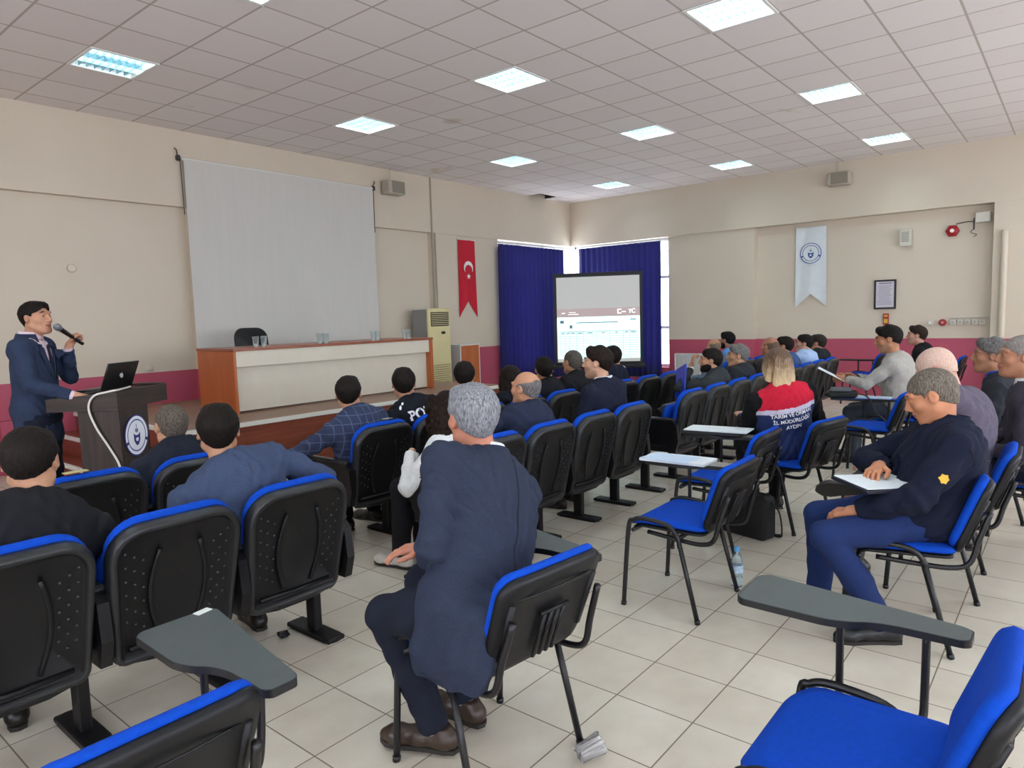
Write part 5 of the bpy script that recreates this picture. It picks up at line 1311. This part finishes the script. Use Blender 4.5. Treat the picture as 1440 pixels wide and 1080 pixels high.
    # ---- trousers and shoes
    if legs_on:
        Lg = Field(lo, hi, max(h, .008))
        Lg.ell(pel+np.array((0, .02, -.005)), np.array((.172*w, .135, .105)), None, .05)
        for sg in (-1, 1):
            mk = K[sg]; Lg.chain([hp[sg]+np.array((0, .02, 0)), (hp[sg]*.5+mk*.5)+np.array((0, 0, .004)), mk], [.092, .084, .066], .03)
            ft = FT[sg]; Lg.chain([mk, mk*.5+ft*.5+np.array((0, -.015, 0)), ft+unit(mk-ft)*.02], [.066, .064, .056], .02)
        Xq, Yq, Zq = Lg.coords()
        Lg.d += (.0025*np.sin(60*Zq+30*Yq+5*np.sin(20*Xq+ph[0]))*np.sin(22*Xq+14*Yq+ph[2])).astype(np.float32)
        for sg in (-1, 1):
            ft, mk = FT[sg], K[sg]; d = unit(ft-mk); p = (Xq-ft[0])*d[0]+(Yq-ft[1])*d[1]+(Zq-ft[2])*d[2]; dist = np.sqrt((Xq-ft[0])**2+(Yq-ft[1])**2+(Zq-ft[2])**2)
            Lg.d = np.where(dist < .12, np.maximum(Lg.d, p-.005), Lg.d).astype(np.float32)
        Vl, Ql = Lg.surf(); link('trousers', np_mesh('trousers', Vl, Ql, legs), r)
        if shoes:
            for sg in (-1, 1):
                ft, mk = FT[sg], K[sg]; st = shoes.get(sg) if isinstance(shoes, dict) else None
                add_shoe(r, ft, (st or {}).get('dir', (sg*.18, 1, 0)), (st or {}).get('up', (0, 0, 1)), shoe_c, (st or {}).get('sock'), mk)
    D = dict(root=r, J=J, S=(S_ if shirt else None), grip=grip_pt, nb=nb, ax=ax, X=X, Yt=Yt, tp=tp, A=A, hc=hc, Rh=Rh, K=K, FT=FT, T=T, jacket=jo, sh=sh, Rz=Rz, loc=np.array(loc))
    PEOPLE[key] = D
    if extra: extra(D)
    return D
def add_shoe(r, ft, d, u, c, sock=None, mk=None):
    u = unit(u); d = unit(np.array(d, float)-u*np.dot(d, u)); s = np.cross(d, u); base = np.array(ft)-u*.085
    S_ = Field(np.array(ft)-.26, np.array(ft)+.26, .006)
    S_.chain([base-d*.055+u*.04, base+d*.06+u*.042, base+d*.16+u*.032, base+d*.195+u*.028], [.036, .038, .036, .024], .02)
    S_.cap(base+d*.14+u*.03-s*.012, base+d*.14+u*.03+s*.012, .034, .034, .02)
    S_.cap(base-d*.035+u*.05, base-d*.02+u*.085, .040, .038, .025)
    Xq, Yq, Zq = S_.coords(); q = (Xq-base[0])*u[0]+(Yq-base[1])*u[1]+(Zq-base[2])*u[2]
    S_.cut(.016-q); S_.cut(q-.092)
    V, Q = S_.surf(); o = link('shoe', np_mesh('shoe', V, Q, M('shoe_'+c, c, .38, var=.15, scale=20)), r)
    B = MB(); ring = []
    pts = [(-.092, 0), (-.08, .028), (-.04, .035), (.02, .032), (.08, .036), (.14, .044), (.185, .036), (.215, .012), (.219, 0)]
    out = pts+[(a, -b) for a, b in pts[::-1] if b > 0]
    B.rings([[base+d*a+s*b+u*z for a, b in out] for z in (.0, .017)], 0, True, True, False); B.build('sole', M('shoe_sole_'+c, '26231f', .6), o)
    if sock is not None and mk is not None:
        B = MB(); dd = unit(mk-np.array(ft)); B.tube([np.array(ft)-u*.01, np.array(ft)+dd*.09], [.040, .043], 16); B.build('sock', sock, r)
def march(D, P, W, off, lim=.5):
    """move points along W until they lie on the garment; points that miss it take the mean depth of the others"""
    P0 = P.copy(); t = np.zeros(len(P))
    for it in range(60):
        dd = D['J'].sample(P0+t[:, None]*W); t = np.minimum(t+np.clip(dd-off, -.02, .05)*.7, lim)
    ok = np.abs(D['J'].sample(P0+t[:, None]*W)-off) < .006
    if ok.any(): t[~ok] = np.median(t[ok])
    return P0+t[:, None]*W
def decal_text(D, lines, size, origin, U, V, W, mat, name='lettering', lead=1.25):
    """lettering laid on the garment: marched along W onto the surface"""
    vs_, fs = [], []
    for k, t in enumerate(lines):
        v, f = text_mesh(t, size); o = len(vs_); y = -(k-(len(lines)-1)/2)*size*lead
        vs_ += [(a[0], a[1]+y) for a in v]; fs += [tuple(i+o for i in q) for q in f]
    P = np.array([np.array(origin)+np.array(U)*a+np.array(V)*b for a, b in vs_]); W = unit(W)
    P = march(D, P, W, .0035)
    a = MB(); a.add(P, fs, 0, False); return a.build(name, mat, D['jacket'])
def seam(D, pts, W, r_=.003, mat=None, name='seam'):
    P = np.array(spline(pts, 8)); W = unit(W)
    P = march(D, P, W, .0008)
    a = MB(); a.tube(P, r_, 5); return a.build(name, mat, D['jacket'])
# ------------------------------------------------------------------ the cast
PRES = np.array((1.75, 5.9))
def look_at(x, y, rz, k=.85, lim=62):
    a = math.degrees(math.atan2(PRES[1]-y, PRES[0]-x))-90-rz; return max(-lim, min(lim, a*k))
WSH = cloth('white_shirt', 'dfe2e6', bump=.1); PSH = cloth('pink_shirt', 'd9c3cc', bump=.1); BSH = cloth('blue_shirt', '8fb4df', bump=.1)
TRN = cloth('navy_trousers', '171c2b'); TRB = cloth('black_trousers', '131316'); TRG = cloth('grey_trousers', '4c4a46'); JEAN = cloth('blue_jeans', '1c2e5c', var=.14, scale=160)
DK = ('short', '100d0c', '241d18'); 
def jk(c, **k): return cloth('jacket_'+c, c, **k)
# check pattern
m, nt, p = base_mat('checked_jacket'); L = nt.links
tc = nd(nt, 'ShaderNodeTexCoord'); sc_ = nd(nt, 'ShaderNodeVectorMath', operation='SCALE'); sc_.inputs['Scale'].default_value = 1/.055; L.new(tc.outputs['Object'], sc_.inputs[0])
fr = nd(nt, 'ShaderNodeVectorMath', operation='FRACTION'); L.new(sc_.outputs[0], fr.inputs[0]); sp = nd(nt, 'ShaderNodeSeparateXYZ'); L.new(fr.outputs[0], sp.inputs[0])
ls = []
for i in (0, 2):
    q = nd(nt, 'ShaderNodeMath', operation='LESS_THAN'); q.inputs[1].default_value = .09; L.new(sp.outputs[i], q.inputs[0]); ls.append(q)
mxm = nd(nt, 'ShaderNodeMath', operation='MAXIMUM'); L.new(ls[0].outputs[0], mxm.inputs[0]); L.new(ls[1].outputs[0], mxm.inputs[1])
mx = nd(nt, 'ShaderNodeMix', data_type='RGBA'); mx.inputs[6].default_value = srgb('28324f'); mx.inputs[7].default_value = srgb('4c5876'); L.new(mxm.outputs[0], mx.inputs[0]); L.new(mx.outputs[2], p.inputs['Base Color']); p.inputs['Roughness'].default_value = .85
CHECK = m
def seat_xy(k): return FIXED[k] if k in FIXED else LOOSE[k][:2]
def sit(key, seat, label, head, topc, hair=DK, look=None, nod=0, rz=None, legs=TRN, name='jacket', **kw):
    x, y = seat_xy(seat); fixed = seat in FIXED
    if rz is None: rz = 0 if fixed else math.degrees(LOOSE[seat][2])
    if look is None: look = look_at(head[0], head[1], rz)
    hips = kw.pop('hips', (0, -.10, .545) if fixed else (0, -.055, .56))
    if isinstance(topc, str): topc = jk(topc)
    return person(key, (x, y, 0), rz, label, head, look=look, nod=nod, top=(name, topc), legs=legs, hair=hair, hips=hips, **kw)
GREYH = ('short', '2c2a29', '9a9898'); SALT = ('buzz', '35302b', '7b746b')
# --- left block
sit('blackjacket', 'A1', 'person in a black jacket seen from behind at the left edge, head bent', (.79, 2.9, 1.225), '16171b', look=-30, nod=-12, collarc=None, face=False, w=1.12, fat=1.1, h=.008)
sit('balding', 'B2', 'person with thin greying hair seen from behind beside the lectern emblem', (1.74, 3.9, 1.135), '1b202c', hair=('buzz', '3b342d', '6d6459'), look=-4, face=False, w=1.05, collarc=BSH)
sit('greyblue', 'A3', 'person in a grey-blue jacket leaning sideways over the seat backs, seen from behind', (1.50, 2.92, 1.225), jk('3d4963', scale=200, var=.2), look=-26, face=False, w=1.18, fat=1.1, shroll=6, hips=(-.06, -.09, .545), arms={1: dict(el=(.36, -.10, .78), wr=(.40, .16, .70)), -1: dict(el=(-.36, .0, .75))}, h=.007, hands={1: dict(curl=.4)})
sit('check', 'B3', 'person in a navy checked jacket seen from behind before the stage', (2.95, 3.9, 1.195), CHECK, look=-44, face=False, w=1.08, h=.008, arms={-1: dict(el=(-.34, .02, .74), wr=(-.22, .28, .66))}, hands={-1: dict()}, shoe_c='101010')
def polis(D):
    tp, X, ax, Y = D['tp'], D['X'], D['ax'], D['Yt']
    WH = M('lettering_white', 'e6e8ea', .6)
    decal_text(D, ['POL\u0130S'], .098, tp(.90, -.25, .0), X, ax, Y, WH)
    decal_text(D, ['..'], .10, tp(1.02, -.05, -.14)+np.array((0, 0, .08)), X, Y, (0, 0, -1), WH, 'rank_stars')
sit('police', 'B4', 'police officer in a black uniform with white lettering on the back', (3.46, 3.9, 1.215), '12151f', look=-40, face=False, w=1.15, fat=1.1, legs=TRB, extra=polis, jcollar=True, h=.007)
sit('curly', 'A4', 'person with long dark curly hair and white sweater, half hidden by the grey-haired man', (2.99, 3.0, 1.15), cloth('white_sweater', 'd3d3d1', bump=.6, bscale=300), hs=.94, hair=('curly', '0e0908', '2a1c15'), look=-25, nod=-12, face=False, w=.85, fat=.9, legs=TRB, jcollar=False, knees={-1: (-.20, .30, .52), 1: (.02, .36, .52)}, feet={-1: (-.20, .33, .09), 1: (.0, .35, .09)}, shoe_c='c9c4ba', arms={-1: dict(el=(-.26, .06, .66), wr=(-.14, .24, .78)), 1: dict(el=(.24, .12, .72))})
sit('balding2', 'A5', 'balding grey person in a navy suit and white collar, hand at the chin', (3.68, 2.9, 1.19), '262d42', hair=('bald', '45423f', '8b8784'), look=2, skinc='c08b6c', collarc=WSH, arms={-1: dict(el=(-.27, .12, .80), wr=(-.06, .22, .99))}, hands={-1: dict(f=(.1, -.1, 1), n=(.3, -1, 0), curl=1.0)}, w=1.02)
sit('young', 'A7', 'young person in profile with swept dark hair and navy suit, mid-room', (4.60, 2.9, 1.325), '191e30', hair=('quiff', '120e0c', '2c2019'), look=18, skinc='c99b7e', collarc=WSH, h=.007, beard='stubble', hs=1.03, w=1.1)
sit('camo', 'B5', 'person in a grey patterned jacket with short dark hair, behind the grey-haired man', (4.12, 3.9, 1.215), jk('4b4b45', col2='2c2f2b', scale=22), look=-48, face=False)
sit('longhair', 'B6', 'person with long dark straight hair in front of the blue curtain', (4.69, 3.88, 1.14), '14161f', hair=('long', '150f0d', '2d211b', .16), look=-40, face=False, w=.9, jcollar=False)
sit('blackback', 'B7', 'person with short dark hair and black jacket between the curtain and the screen', (5.22, 3.9, 1.185), '17181d', look=-42, face=False)
sit('buzzback', 'B8', 'person with greying cropped hair and black suit before the screen', (5.70, 3.9, 1.215), '18181c', hair=('buzz', '37312c', '6a635b'), look=-14, face=False, w=1.12)
sit('navyback', 'B9', 'person with black hair and navy suit half hidden behind the young man in profile', (6.44, 3.88, 1.225), '181d2c', look=-42, face=False, collarc=WSH)
# --- right block
def folder(D):
    a = MB(); a.box((0, 0, 0), (.24, .012, .31), .002); o = a.build('plastic_folder', M('folder_blue', '1738b8', .3)); o.location = D['loc']+np.array((-.20, .20, .86)); o.rotation_euler = (rad(12), rad(18), rad(50)); tag(o, 'bright blue folder held up by the bearded man', 'folder')
sit('bearded', 'A10', 'bearded person with short dark hair and dark grey jacket holding a blue folder', (6.74, 2.9, 1.185), '34383a', look=22, skinc='b98868', beard='full', collarc=WSH, shirt=WSH, arms={-1: dict(el=(-.22, .18, .80), wr=(-.04, .15, 1.0))}, hands={-1: dict(f=(.2, -.1, 1), n=(.4, -.9, 0), curl=1.0)}, extra=folder)
sit('greywhite', 'A11', 'person with wavy grey hair, dark jacket and open white collar looking left', (7.36, 2.86, 1.205), '2b2f35', hair=('quiff', '45423f', '8a8783'), look=26, skinc='bd8f70', collarc=WSH, shirt=WSH, w=1.05)
sit('bald1', 'A12', 'person with shaved bald head just left of the blond hair', (8.47, 2.9, 1.225), '2a2c30', hair=('bald', '5b4a3e', '6e5c4e'), look=-20, skinc='a9755c', face=False)
sit('darkright', 'A13', 'person with dark hair and blue jacket just right of the blond hair', (9.0, 2.9, 1.215), '38527c', look=8, skinc='b5866b', collarc=BSH)
sit('paleshirt', 'A14', 'person with dark hair and pale blue shirt, hand at the face', (9.66, 2.85, 1.215), cloth('pale_blue_shirt', 'a4bcdc', bump=.1), look=14, skinc='c2917a', name='shirt_top', arms={-1: dict(el=(-.26, .14, .82), wr=(-.06, .24, 1.0))}, hands={-1: dict(f=(.1, -.1, 1), n=(.3, -1, 0), curl=.9)})
sit('darkend', 'A15', 'person in a dark quilted jacket at the right end of the far row', (10.2, 2.83, 1.195), '23282b', hair=('short', '1c1917', '3a342f'), look=0, face=False, puff=.006)
sit('bald2', 'B12', 'person with bald tanned head by the radiator, behind the bearded man', (9.14, 3.9, 1.18), '5c6b80', hair=('bald', '6d5a4b', '8a7a6b'), look=-30, skinc='b98763', face=False)
sit('blueshirt', 'B13', 'person with black hair and bright blue shirt by the radiator', (9.62, 3.9, 1.265), cloth('sky_shirt', '5b92d0', bump=.1), hair=('short', '0d0b0b', '1c1816'), look=-10, skinc='a87a60', name='shirt_top', face=False, beard='full')
# --- blond with vest
VN = cloth('vest_navy', '26345f'); VR = cloth('vest_red', 'c51f38'); VW = cloth('vest_stripe', 'c9c6d8'); BLS = cloth('black_sleeve', '0d0d0f')
def vest(D):
    me = D['jacket'].data
    for q in (VR, VW, BLS): me.materials.append(q)
    n = len(me.polygons); c = np.zeros(n*3); me.polygons.foreach_get('center', c); c = c.reshape(-1, 3)
    rel = c-D['nb']; hz = rel@D['ax']; hx = np.abs(rel@D['X']); mi = np.zeros(n, int)
    lim = -.082
    mi[hz > lim] = 1; mi[(hz > lim-.034) & (hz <= lim)] = 2
    for sg in (-1, 1):
        a, b, cc = D['A'][sg]
        for p, q in ((a, b), (b, cc)):
            v = q-p; t = np.clip(((c-p)@v)/(v@v), 0, 1); d = np.linalg.norm(c-p-t[:, None]*v, axis=1); mi[(d < .085) & (hx > .172)] = 3
    me.polygons.foreach_set('material_index', mi)
    tp, X, ax, Y = D['tp'], D['X'], D['ax'], D['Yt']
    decal_text(D, ['TARIM VE ORMAN', '\u0130L M\u00dcD\u00dcRL\u00dc\u011e\u00dc', 'AYDIN'], .036, D['nb']-ax*.175-Y*.3+X*.0, X, ax, Y, M('lettering_white', 'e6e8ea', .6))
ombre('5a3f2c', 'cdb085')
sit('vest', 'L5', 'person with shoulder-length blond hair and navy vest with red shoulders, seen from behind', (5.0, 1.66, 1.285), VN, hair=('long', '5a3f2c', 'cdb085', .33), look=-10, face=False, w=1.06, name='vest', jcollar=False, legs=TRB, extra=vest, h=.006, rz=-44, hips=(-.02, -.0, .56), arms={-1: dict(el=(-.26, .06, .76), wr=(-.20, .30, .72)), 1: dict(el=(.26, .05, .76))}, hands={-1: dict()}, hs=1.02)
# --- light grey jacket with paper
def p25(D):
    w_ = D['A'][-1][2]; c = D['Rz']@(w_+np.array((.02, .15, .045)))+D['loc']
    sheet('paper_sheet', c, (.20, .28), rad(12), PAPER, 'white sheet held by the man in the light grey jacket', th=.002, tilt=rad(28))
sit('lightgrey', 'L9', 'person with dark hair and light grey jacket reading a sheet of paper', (7.60, 1.475, 1.38), jk('aaa69e', scale=30, stretch=(3, 3, 1), var=.12), hair=('quiff', '0f0c0b', '231c18'), look=6, nod=-12, rz=5, skinc='b07a59', shirt=cloth('dark_shirt', '3d3f46'), w=1.2, fat=1.15, h=.007, legs=cloth('slate_trousers', '3a4148'), hs=1.08, beard='stubble', eyes=False,
    arms={-1: dict(el=(-.27, .16, .86), wr=(-.12, .40, .84)), 1: dict(el=(.27, .14, .84), wr=(.10, .36, .84))}, hands={-1: dict(f=(.25, 1, .05), n=(.9, 0, -.4), curl=.7), 1: dict(f=(-.2, 1, .1), n=(-.8, 0, -.5), curl=.7)}, extra=p25)
sit('youngblack', 'L13', 'young person with dark hair and black jacket sitting by the pink wall', (10.42, 1.652, 1.30), '141416', hair=('quiff', '1c1512', '352820'), look=8, skinc='b98a76', w=.98, legs=TRB, hs=1.02)
# --- bald man with crossed legs
sit('crossed', 'L7', 'bald person in a purple-grey coat bending forward with crossed legs', (4.62, .70, 1.29), jk('5d5664'), hair=('buzz', 'c79f8c', 'd8bfb0'), look=6, nod=-38, skinc='c99684', w=1.12, fat=1.12, h=.0075, legs=TRG, shoe_c='2e2c28', neckoff=(0, -.09, -.165), bulge=.06,
    knees={-1: (-.12, .42, .48), 1: (.27, .34, .61)}, feet={-1: (-.10, .42, .085), 1: (-.13, .40, .545)}, shoes={1: dict(dir=(-.12, 1, -.12), up=(.95, .12, .22))}, arms={-1: dict(el=(-.30, .16, .74), wr=(-.12, .36, .70)), 1: dict(el=(.28, .16, .72))}, hands={-1: dict()})
# --- right edge
sit('bluecollar', 'L11', 'person with greying hair and blue collar at the right edge, farther of the two', (6.15, .49, 1.315), jk('2b2d33'), hair=('quiff', '3a3735', '7d7a77'), look=8, skinc='a8775c', collarc=cloth('royal_collar', '2a52b8'), shirt=BSH, w=1.05, hs=1.04)
sit('darkgrey', 'L10', 'person with receding grey hair and dark grey jacket cut by the right edge', (5.17, .262, 1.36), jk('403c48'), hair=('buzz', '6b6560', '9a938c'), look=14, skinc='ad795d', collarc=WSH, shirt=WSH, w=1.2, fat=1.25, h=.0075, hs=1.08)
# --- navy jacket man
def navy28(D):
    A, X, ax, Y = D['A'], D['X'], D['ax'], D['Yt']
    a, b, c = A[-1]; mid = a+(b-a)*.52; out = unit(-X*1.0-Y*.15)
    P = mid+out*.2; W = -out
    f_ = unit(b-a); u_ = np.cross(f_, W)
    pts = [P+u_*r_*math.cos(t)+f_*r_*math.sin(t) for k in range(12) for t, r_ in [(2*PI*k/12, .024 if k % 2 else .018)]]
    Q = np.array(pts+[P]); 
    Q = march(D, Q, W, .003)
    B = MB(); B.add(Q, [(k, (k+1) % 12, 12) for k in range(12)], 0, False); B.build('sleeve_badge', M('badge_yellow', 'd9a520', .5), D['jacket'])
    tp = D['tp']; SM = M('seam_dark', '0a0d16', .9)
    seam(D, [tp(.80, -.3, -.17), tp(.80, -.3, 0), tp(.80, -.3, .17)], Y, .003, SM)
    seam(D, [tp(.93, -.02, -.30), tp(.84, -.05, -.30), tp(.74, -.08, -.30)], X, .002, SM)
    w_ = D['A'][1][2]; c = D['Rz']@(np.array((-.15, .12, .745)))+D['loc']
    sheet('paper_sheet', c+np.array((0, 0, .012)), (.22, .31), D['rzr']+.5, PAPER, 'white sheet on a dark folder in the lap of the man in the navy jacket', th=.003, tilt=rad(3), roll=rad(-4))
    a_ = MB(); a_.box((0, 0, 0), (.23, .32, .018), .004); o = a_.build('paper_folder', M('folder_dark', '161a26', .5)); o.location = c; o.rotation_euler = (rad(3), rad(-4), D['rzr']+.5); tag(o, 'dark folder under the white sheet in the lap of the man in the navy jacket', 'folder')
def hem28(J, d):
    J.ell(d['pel']+np.array((0, .05, .0)), (.205, .20, .13), None, .05); J.cut(.475-J.coords()[2])
sit('navyjacket', 'L6', 'person with short greying hair and dark navy jacket looking down at papers, blue jeans', (3.74, .572, 1.252), jk('10162a'), hair=('buzz', '40382f', '857c70'), look=-18, fold=2.4, nod=-26, rz=24, skinc='bf8260', legs=JEAN, collarc=BSH, shoe_c='17181a', w=1.2, fat=1.34, hips=(0, -.10, .56), h=.006, hs=1.04, puff=.010, jcup=.052, jch=.085, eyes=False,
    knees={-1: (-.24, .36, .515), 1: (.09, .34, .52)}, feet={-1: (-.18, .10, .085), 1: (.06, .34, .085)}, arms={-1: dict(el=(-.30, .02, .70), wr=(-.17, .24, .61)), 1: dict(el=(.25, .04, .80), wr=(.0, .08, .80))}, hands={-1: dict(f=(.6, .8, -.25), n=(.3, -.1, -1), curl=.7), 1: dict(f=(-.85, .5, -.1), n=(-.1, -.1, -1), curl=.55)}, hem=hem28, extra=lambda D: (D.update(rzr=rad(24)), navy28(D)))
# --- the grey-haired man in the foreground
def hem8(J, d):
    for x0, y0 in ((-.272, .05), (-.278, -.03), (-.278, -.10), (-.26, -.165)):
        J.cap((x0+.045, y0, .62), (x0, y0, .50), .05, .036, .05); J.cap((x0, y0, .50), (x0-.004, y0, .34), .036, .028, .06)
    J.cap((-.14, -.15, .62), (-.14, -.165, .50), .05, .03, .05)
    Z = J.coords()[2]; J.cut(.415-Z)
def grey8(D):
    tp, X, ax, Y = D['tp'], D['X'], D['ax'], D['Yt']; SM = M('seam_navy', '151b29', .9)
    seam(D, [tp(1.0, -.3), tp(.7, -.3), tp(.4, -.3), tp(.12, -.3, -.01)], Y, .0028, SM)
SOCK = cloth('grey_sock', 'a9a4ab', bump=.5)
sit('greyhair', 'L2', 'person with thick grey hair and navy suit seen from behind in the foreground', (1.885, 1.745, 1.325), jk('2a3143', scale=300, var=.25), hair=('short', '55565a', '9d9ea3'), look=-27, nod=-3, rz=4, skinc='bd7f66', collarc=WSH, legs=cloth('dark_suit_trousers', '191e2c'), h=.0055, w=1.22, fat=1.08, fold=1.7, hs=1.06, shoe_c='3a2c22', hips=(-.08, -.02, .56), face=True, hem=hem8, extra=grey8,
    knees={-1: (-.20, .30, .53), 1: (.10, .40, .53)}, feet={-1: (-.10, .18, .10), 1: (.10, .20, .10)}, shoes={-1: dict(dir=(-.35, 1, 0), sock=SOCK), 1: dict(dir=(.0, 1, 0), sock=SOCK)},
    arms={-1: dict(el=(-.30, .0, .71), wr=(-.06, .22, .70)), 1: dict(el=(.27, .10, .74), wr=(.06, .30, .70))}, hands={-1: dict(f=(.8, .6, -.1)), 1: dict(f=(-.6, .8, -.1))})
# --- the presenter, standing
def tie(D):
    nb, X, Y, ax = D['nb'], D['X'], D['Yt'], D['ax']
    pts = [(.0, .014), (.02, .022), (.045, .017), (.10, .024), (.18, .031), (.26, .036), (.33, .038)]
    rows = []
    for t, wd in pts:
        c = nb-ax*(.02+t); rows.append([c+X*q*wd for q in (-1, -.5, 0, .5, 1)])
    P = np.array(rows).reshape(-1, 3)+Y*.30; F_ = D['S']; t = np.zeros(len(P))
    for it in range(60): t = np.minimum(t+np.clip(F_.sample(P-Y*t[:, None])-.008, -.02, .05)*.7, .28)
    t = t.reshape(-1, 5); t = np.minimum(t, t[:, 2:3]+.006); t[0] = t[1] = t[2]-.0; P = P-Y*t.reshape(-1)[:, None]; P = P.reshape(-1, 5, 3)
    a = MB(); a.grid(P); a.grid(P[:, ::-1]-Y*.003); a.build('tie', cloth('navy_tie', '14182c', rough=.5), D['root'])
def lapels(D):
    nb, X, Y, ax = D['nb'], D['X'], D['Yt'], D['ax']; mat = D['jacket'].data.materials[0]
    for sg in (-1, 1):
        edge_ = [nb+ax*.015+X*sg*.072, nb-ax*.06+X*sg*.078, nb-ax*.16+X*sg*.055, nb-ax*.30+X*sg*.012]
        out = [nb+ax*.0+X*sg*.092, nb-ax*.05+X*sg*.118, nb-ax*.10+X*sg*.128, nb-ax*.30+X*sg*.020]
        E_, O_ = np.array(spline(edge_, 6)), np.array(spline(out, 6)); G_ = np.array([E_+(O_-E_)*t for t in (0, .33, .66, 1)]); sh_ = G_.shape
        Q = march(D, G_.reshape(-1, 3)+Y*.26, -Y, .006, .30).reshape(sh_); d_ = (Q-G_)@Y
        for j in range(sh_[1]):      # keep the lapel flat across
            m_ = np.median(d_[:, j]); d_[:, j] = np.clip(d_[:, j], m_-.012, m_+.012)
        Q = G_+d_[:, :, None]*Y
        a = MB(); a.grid(Q); a.grid(Q[::-1]-Y*.004); a.build('lapel', mat, D['root'])
def mic(D):
    w_ = D['A'][-1][2]; h_ = w_+np.array((.0, .0, .0)); Wd = lambda p: D['Rz']@np.array(p)+D['loc']
    gp = D['grip']; tip = D['T'](0, .165, -.075); d = unit(tip-gp)
    r = empty('microphone', Wd(gp), 0, 'black hand microphone with silver grille held by the presenter', 'microphone')
    R_ = D['Rz']; dd = R_@d; L_ = np.linalg.norm(tip-gp)
    a = MB(); a.tube([-dd*.075, dd*(L_-.05), dd*(L_-.02)], [.013, .018, .022], 14); a.build('handle', M('mic_black', '141416', .35), r)
    a = MB(); c = [dd*(L_-.022+.012*k) for k in range(6)]; a.tube(c, [.022, .026, .0275, .026, .021, .010], 14); a.build('grille', M('mic_grille', '8d9094', .35, metal=.7, bump=.8, bscale=800), r)
pl = (1.70, 6.0, 0); prz = -128
def pres(D):
    tie(D); lapels(D); mic(D)
PJ = jk('2c374f', scale=200, var=.15)
def presenter():
    hips = (0, 0, .93); Rz = rotm(prz); 
    D0 = {}
    grip = np.array((-.085, .30, 1.43))
    def ex(D): pres(D)
    def hem(J, d):
        J.ell(d['pel']+np.array((0, .0, -.10)), (.19, .135, .20), None, .05); J.cap(d['pel']+np.array((-.07, 0, -.15)), d['pel']+np.array((.07, 0, -.15)), .125, .125, .05)
        Zc = J.coords()[2]; J.cut(.735-Zc)
    person('presenter', pl, prz, 'person standing in a blue suit and dark tie speaking into a microphone at the lectern', (1.70+.03, 6.0-.025, 1.785), look=-20, nod=2, skinc='c08d70', hair=('short', '0e0b0a', '221b17'), top=('jacket', PJ), legs=TRN, shirt=PSH, collarc=PSH, h=.006, w=1.06, hips=hips, bulge=.0, open_front=.30,
      knees={-1: (-.11, .03, .50), 1: (.11, .02, .50)}, feet={-1: (-.13, .0, .09), 1: (.13, -.02, .09)}, hem=hem, extra=ex, hs=1.0,
      arms={-1: dict(el=(-.25, .17, 1.18), wr=(-.14, .19, 1.42)), 1: dict(el=(.30, .10, 1.20), wr=(.26, .33, 1.10))}, hands={-1: dict(grip=(0, .165, -.075), curl=[1.35, 1.4, 1.4, 1.4], thumb=1.2), 1: dict(f=(-.1, 1, -.12), n=(0, -.1, -1), curl=.25)})
presenter()
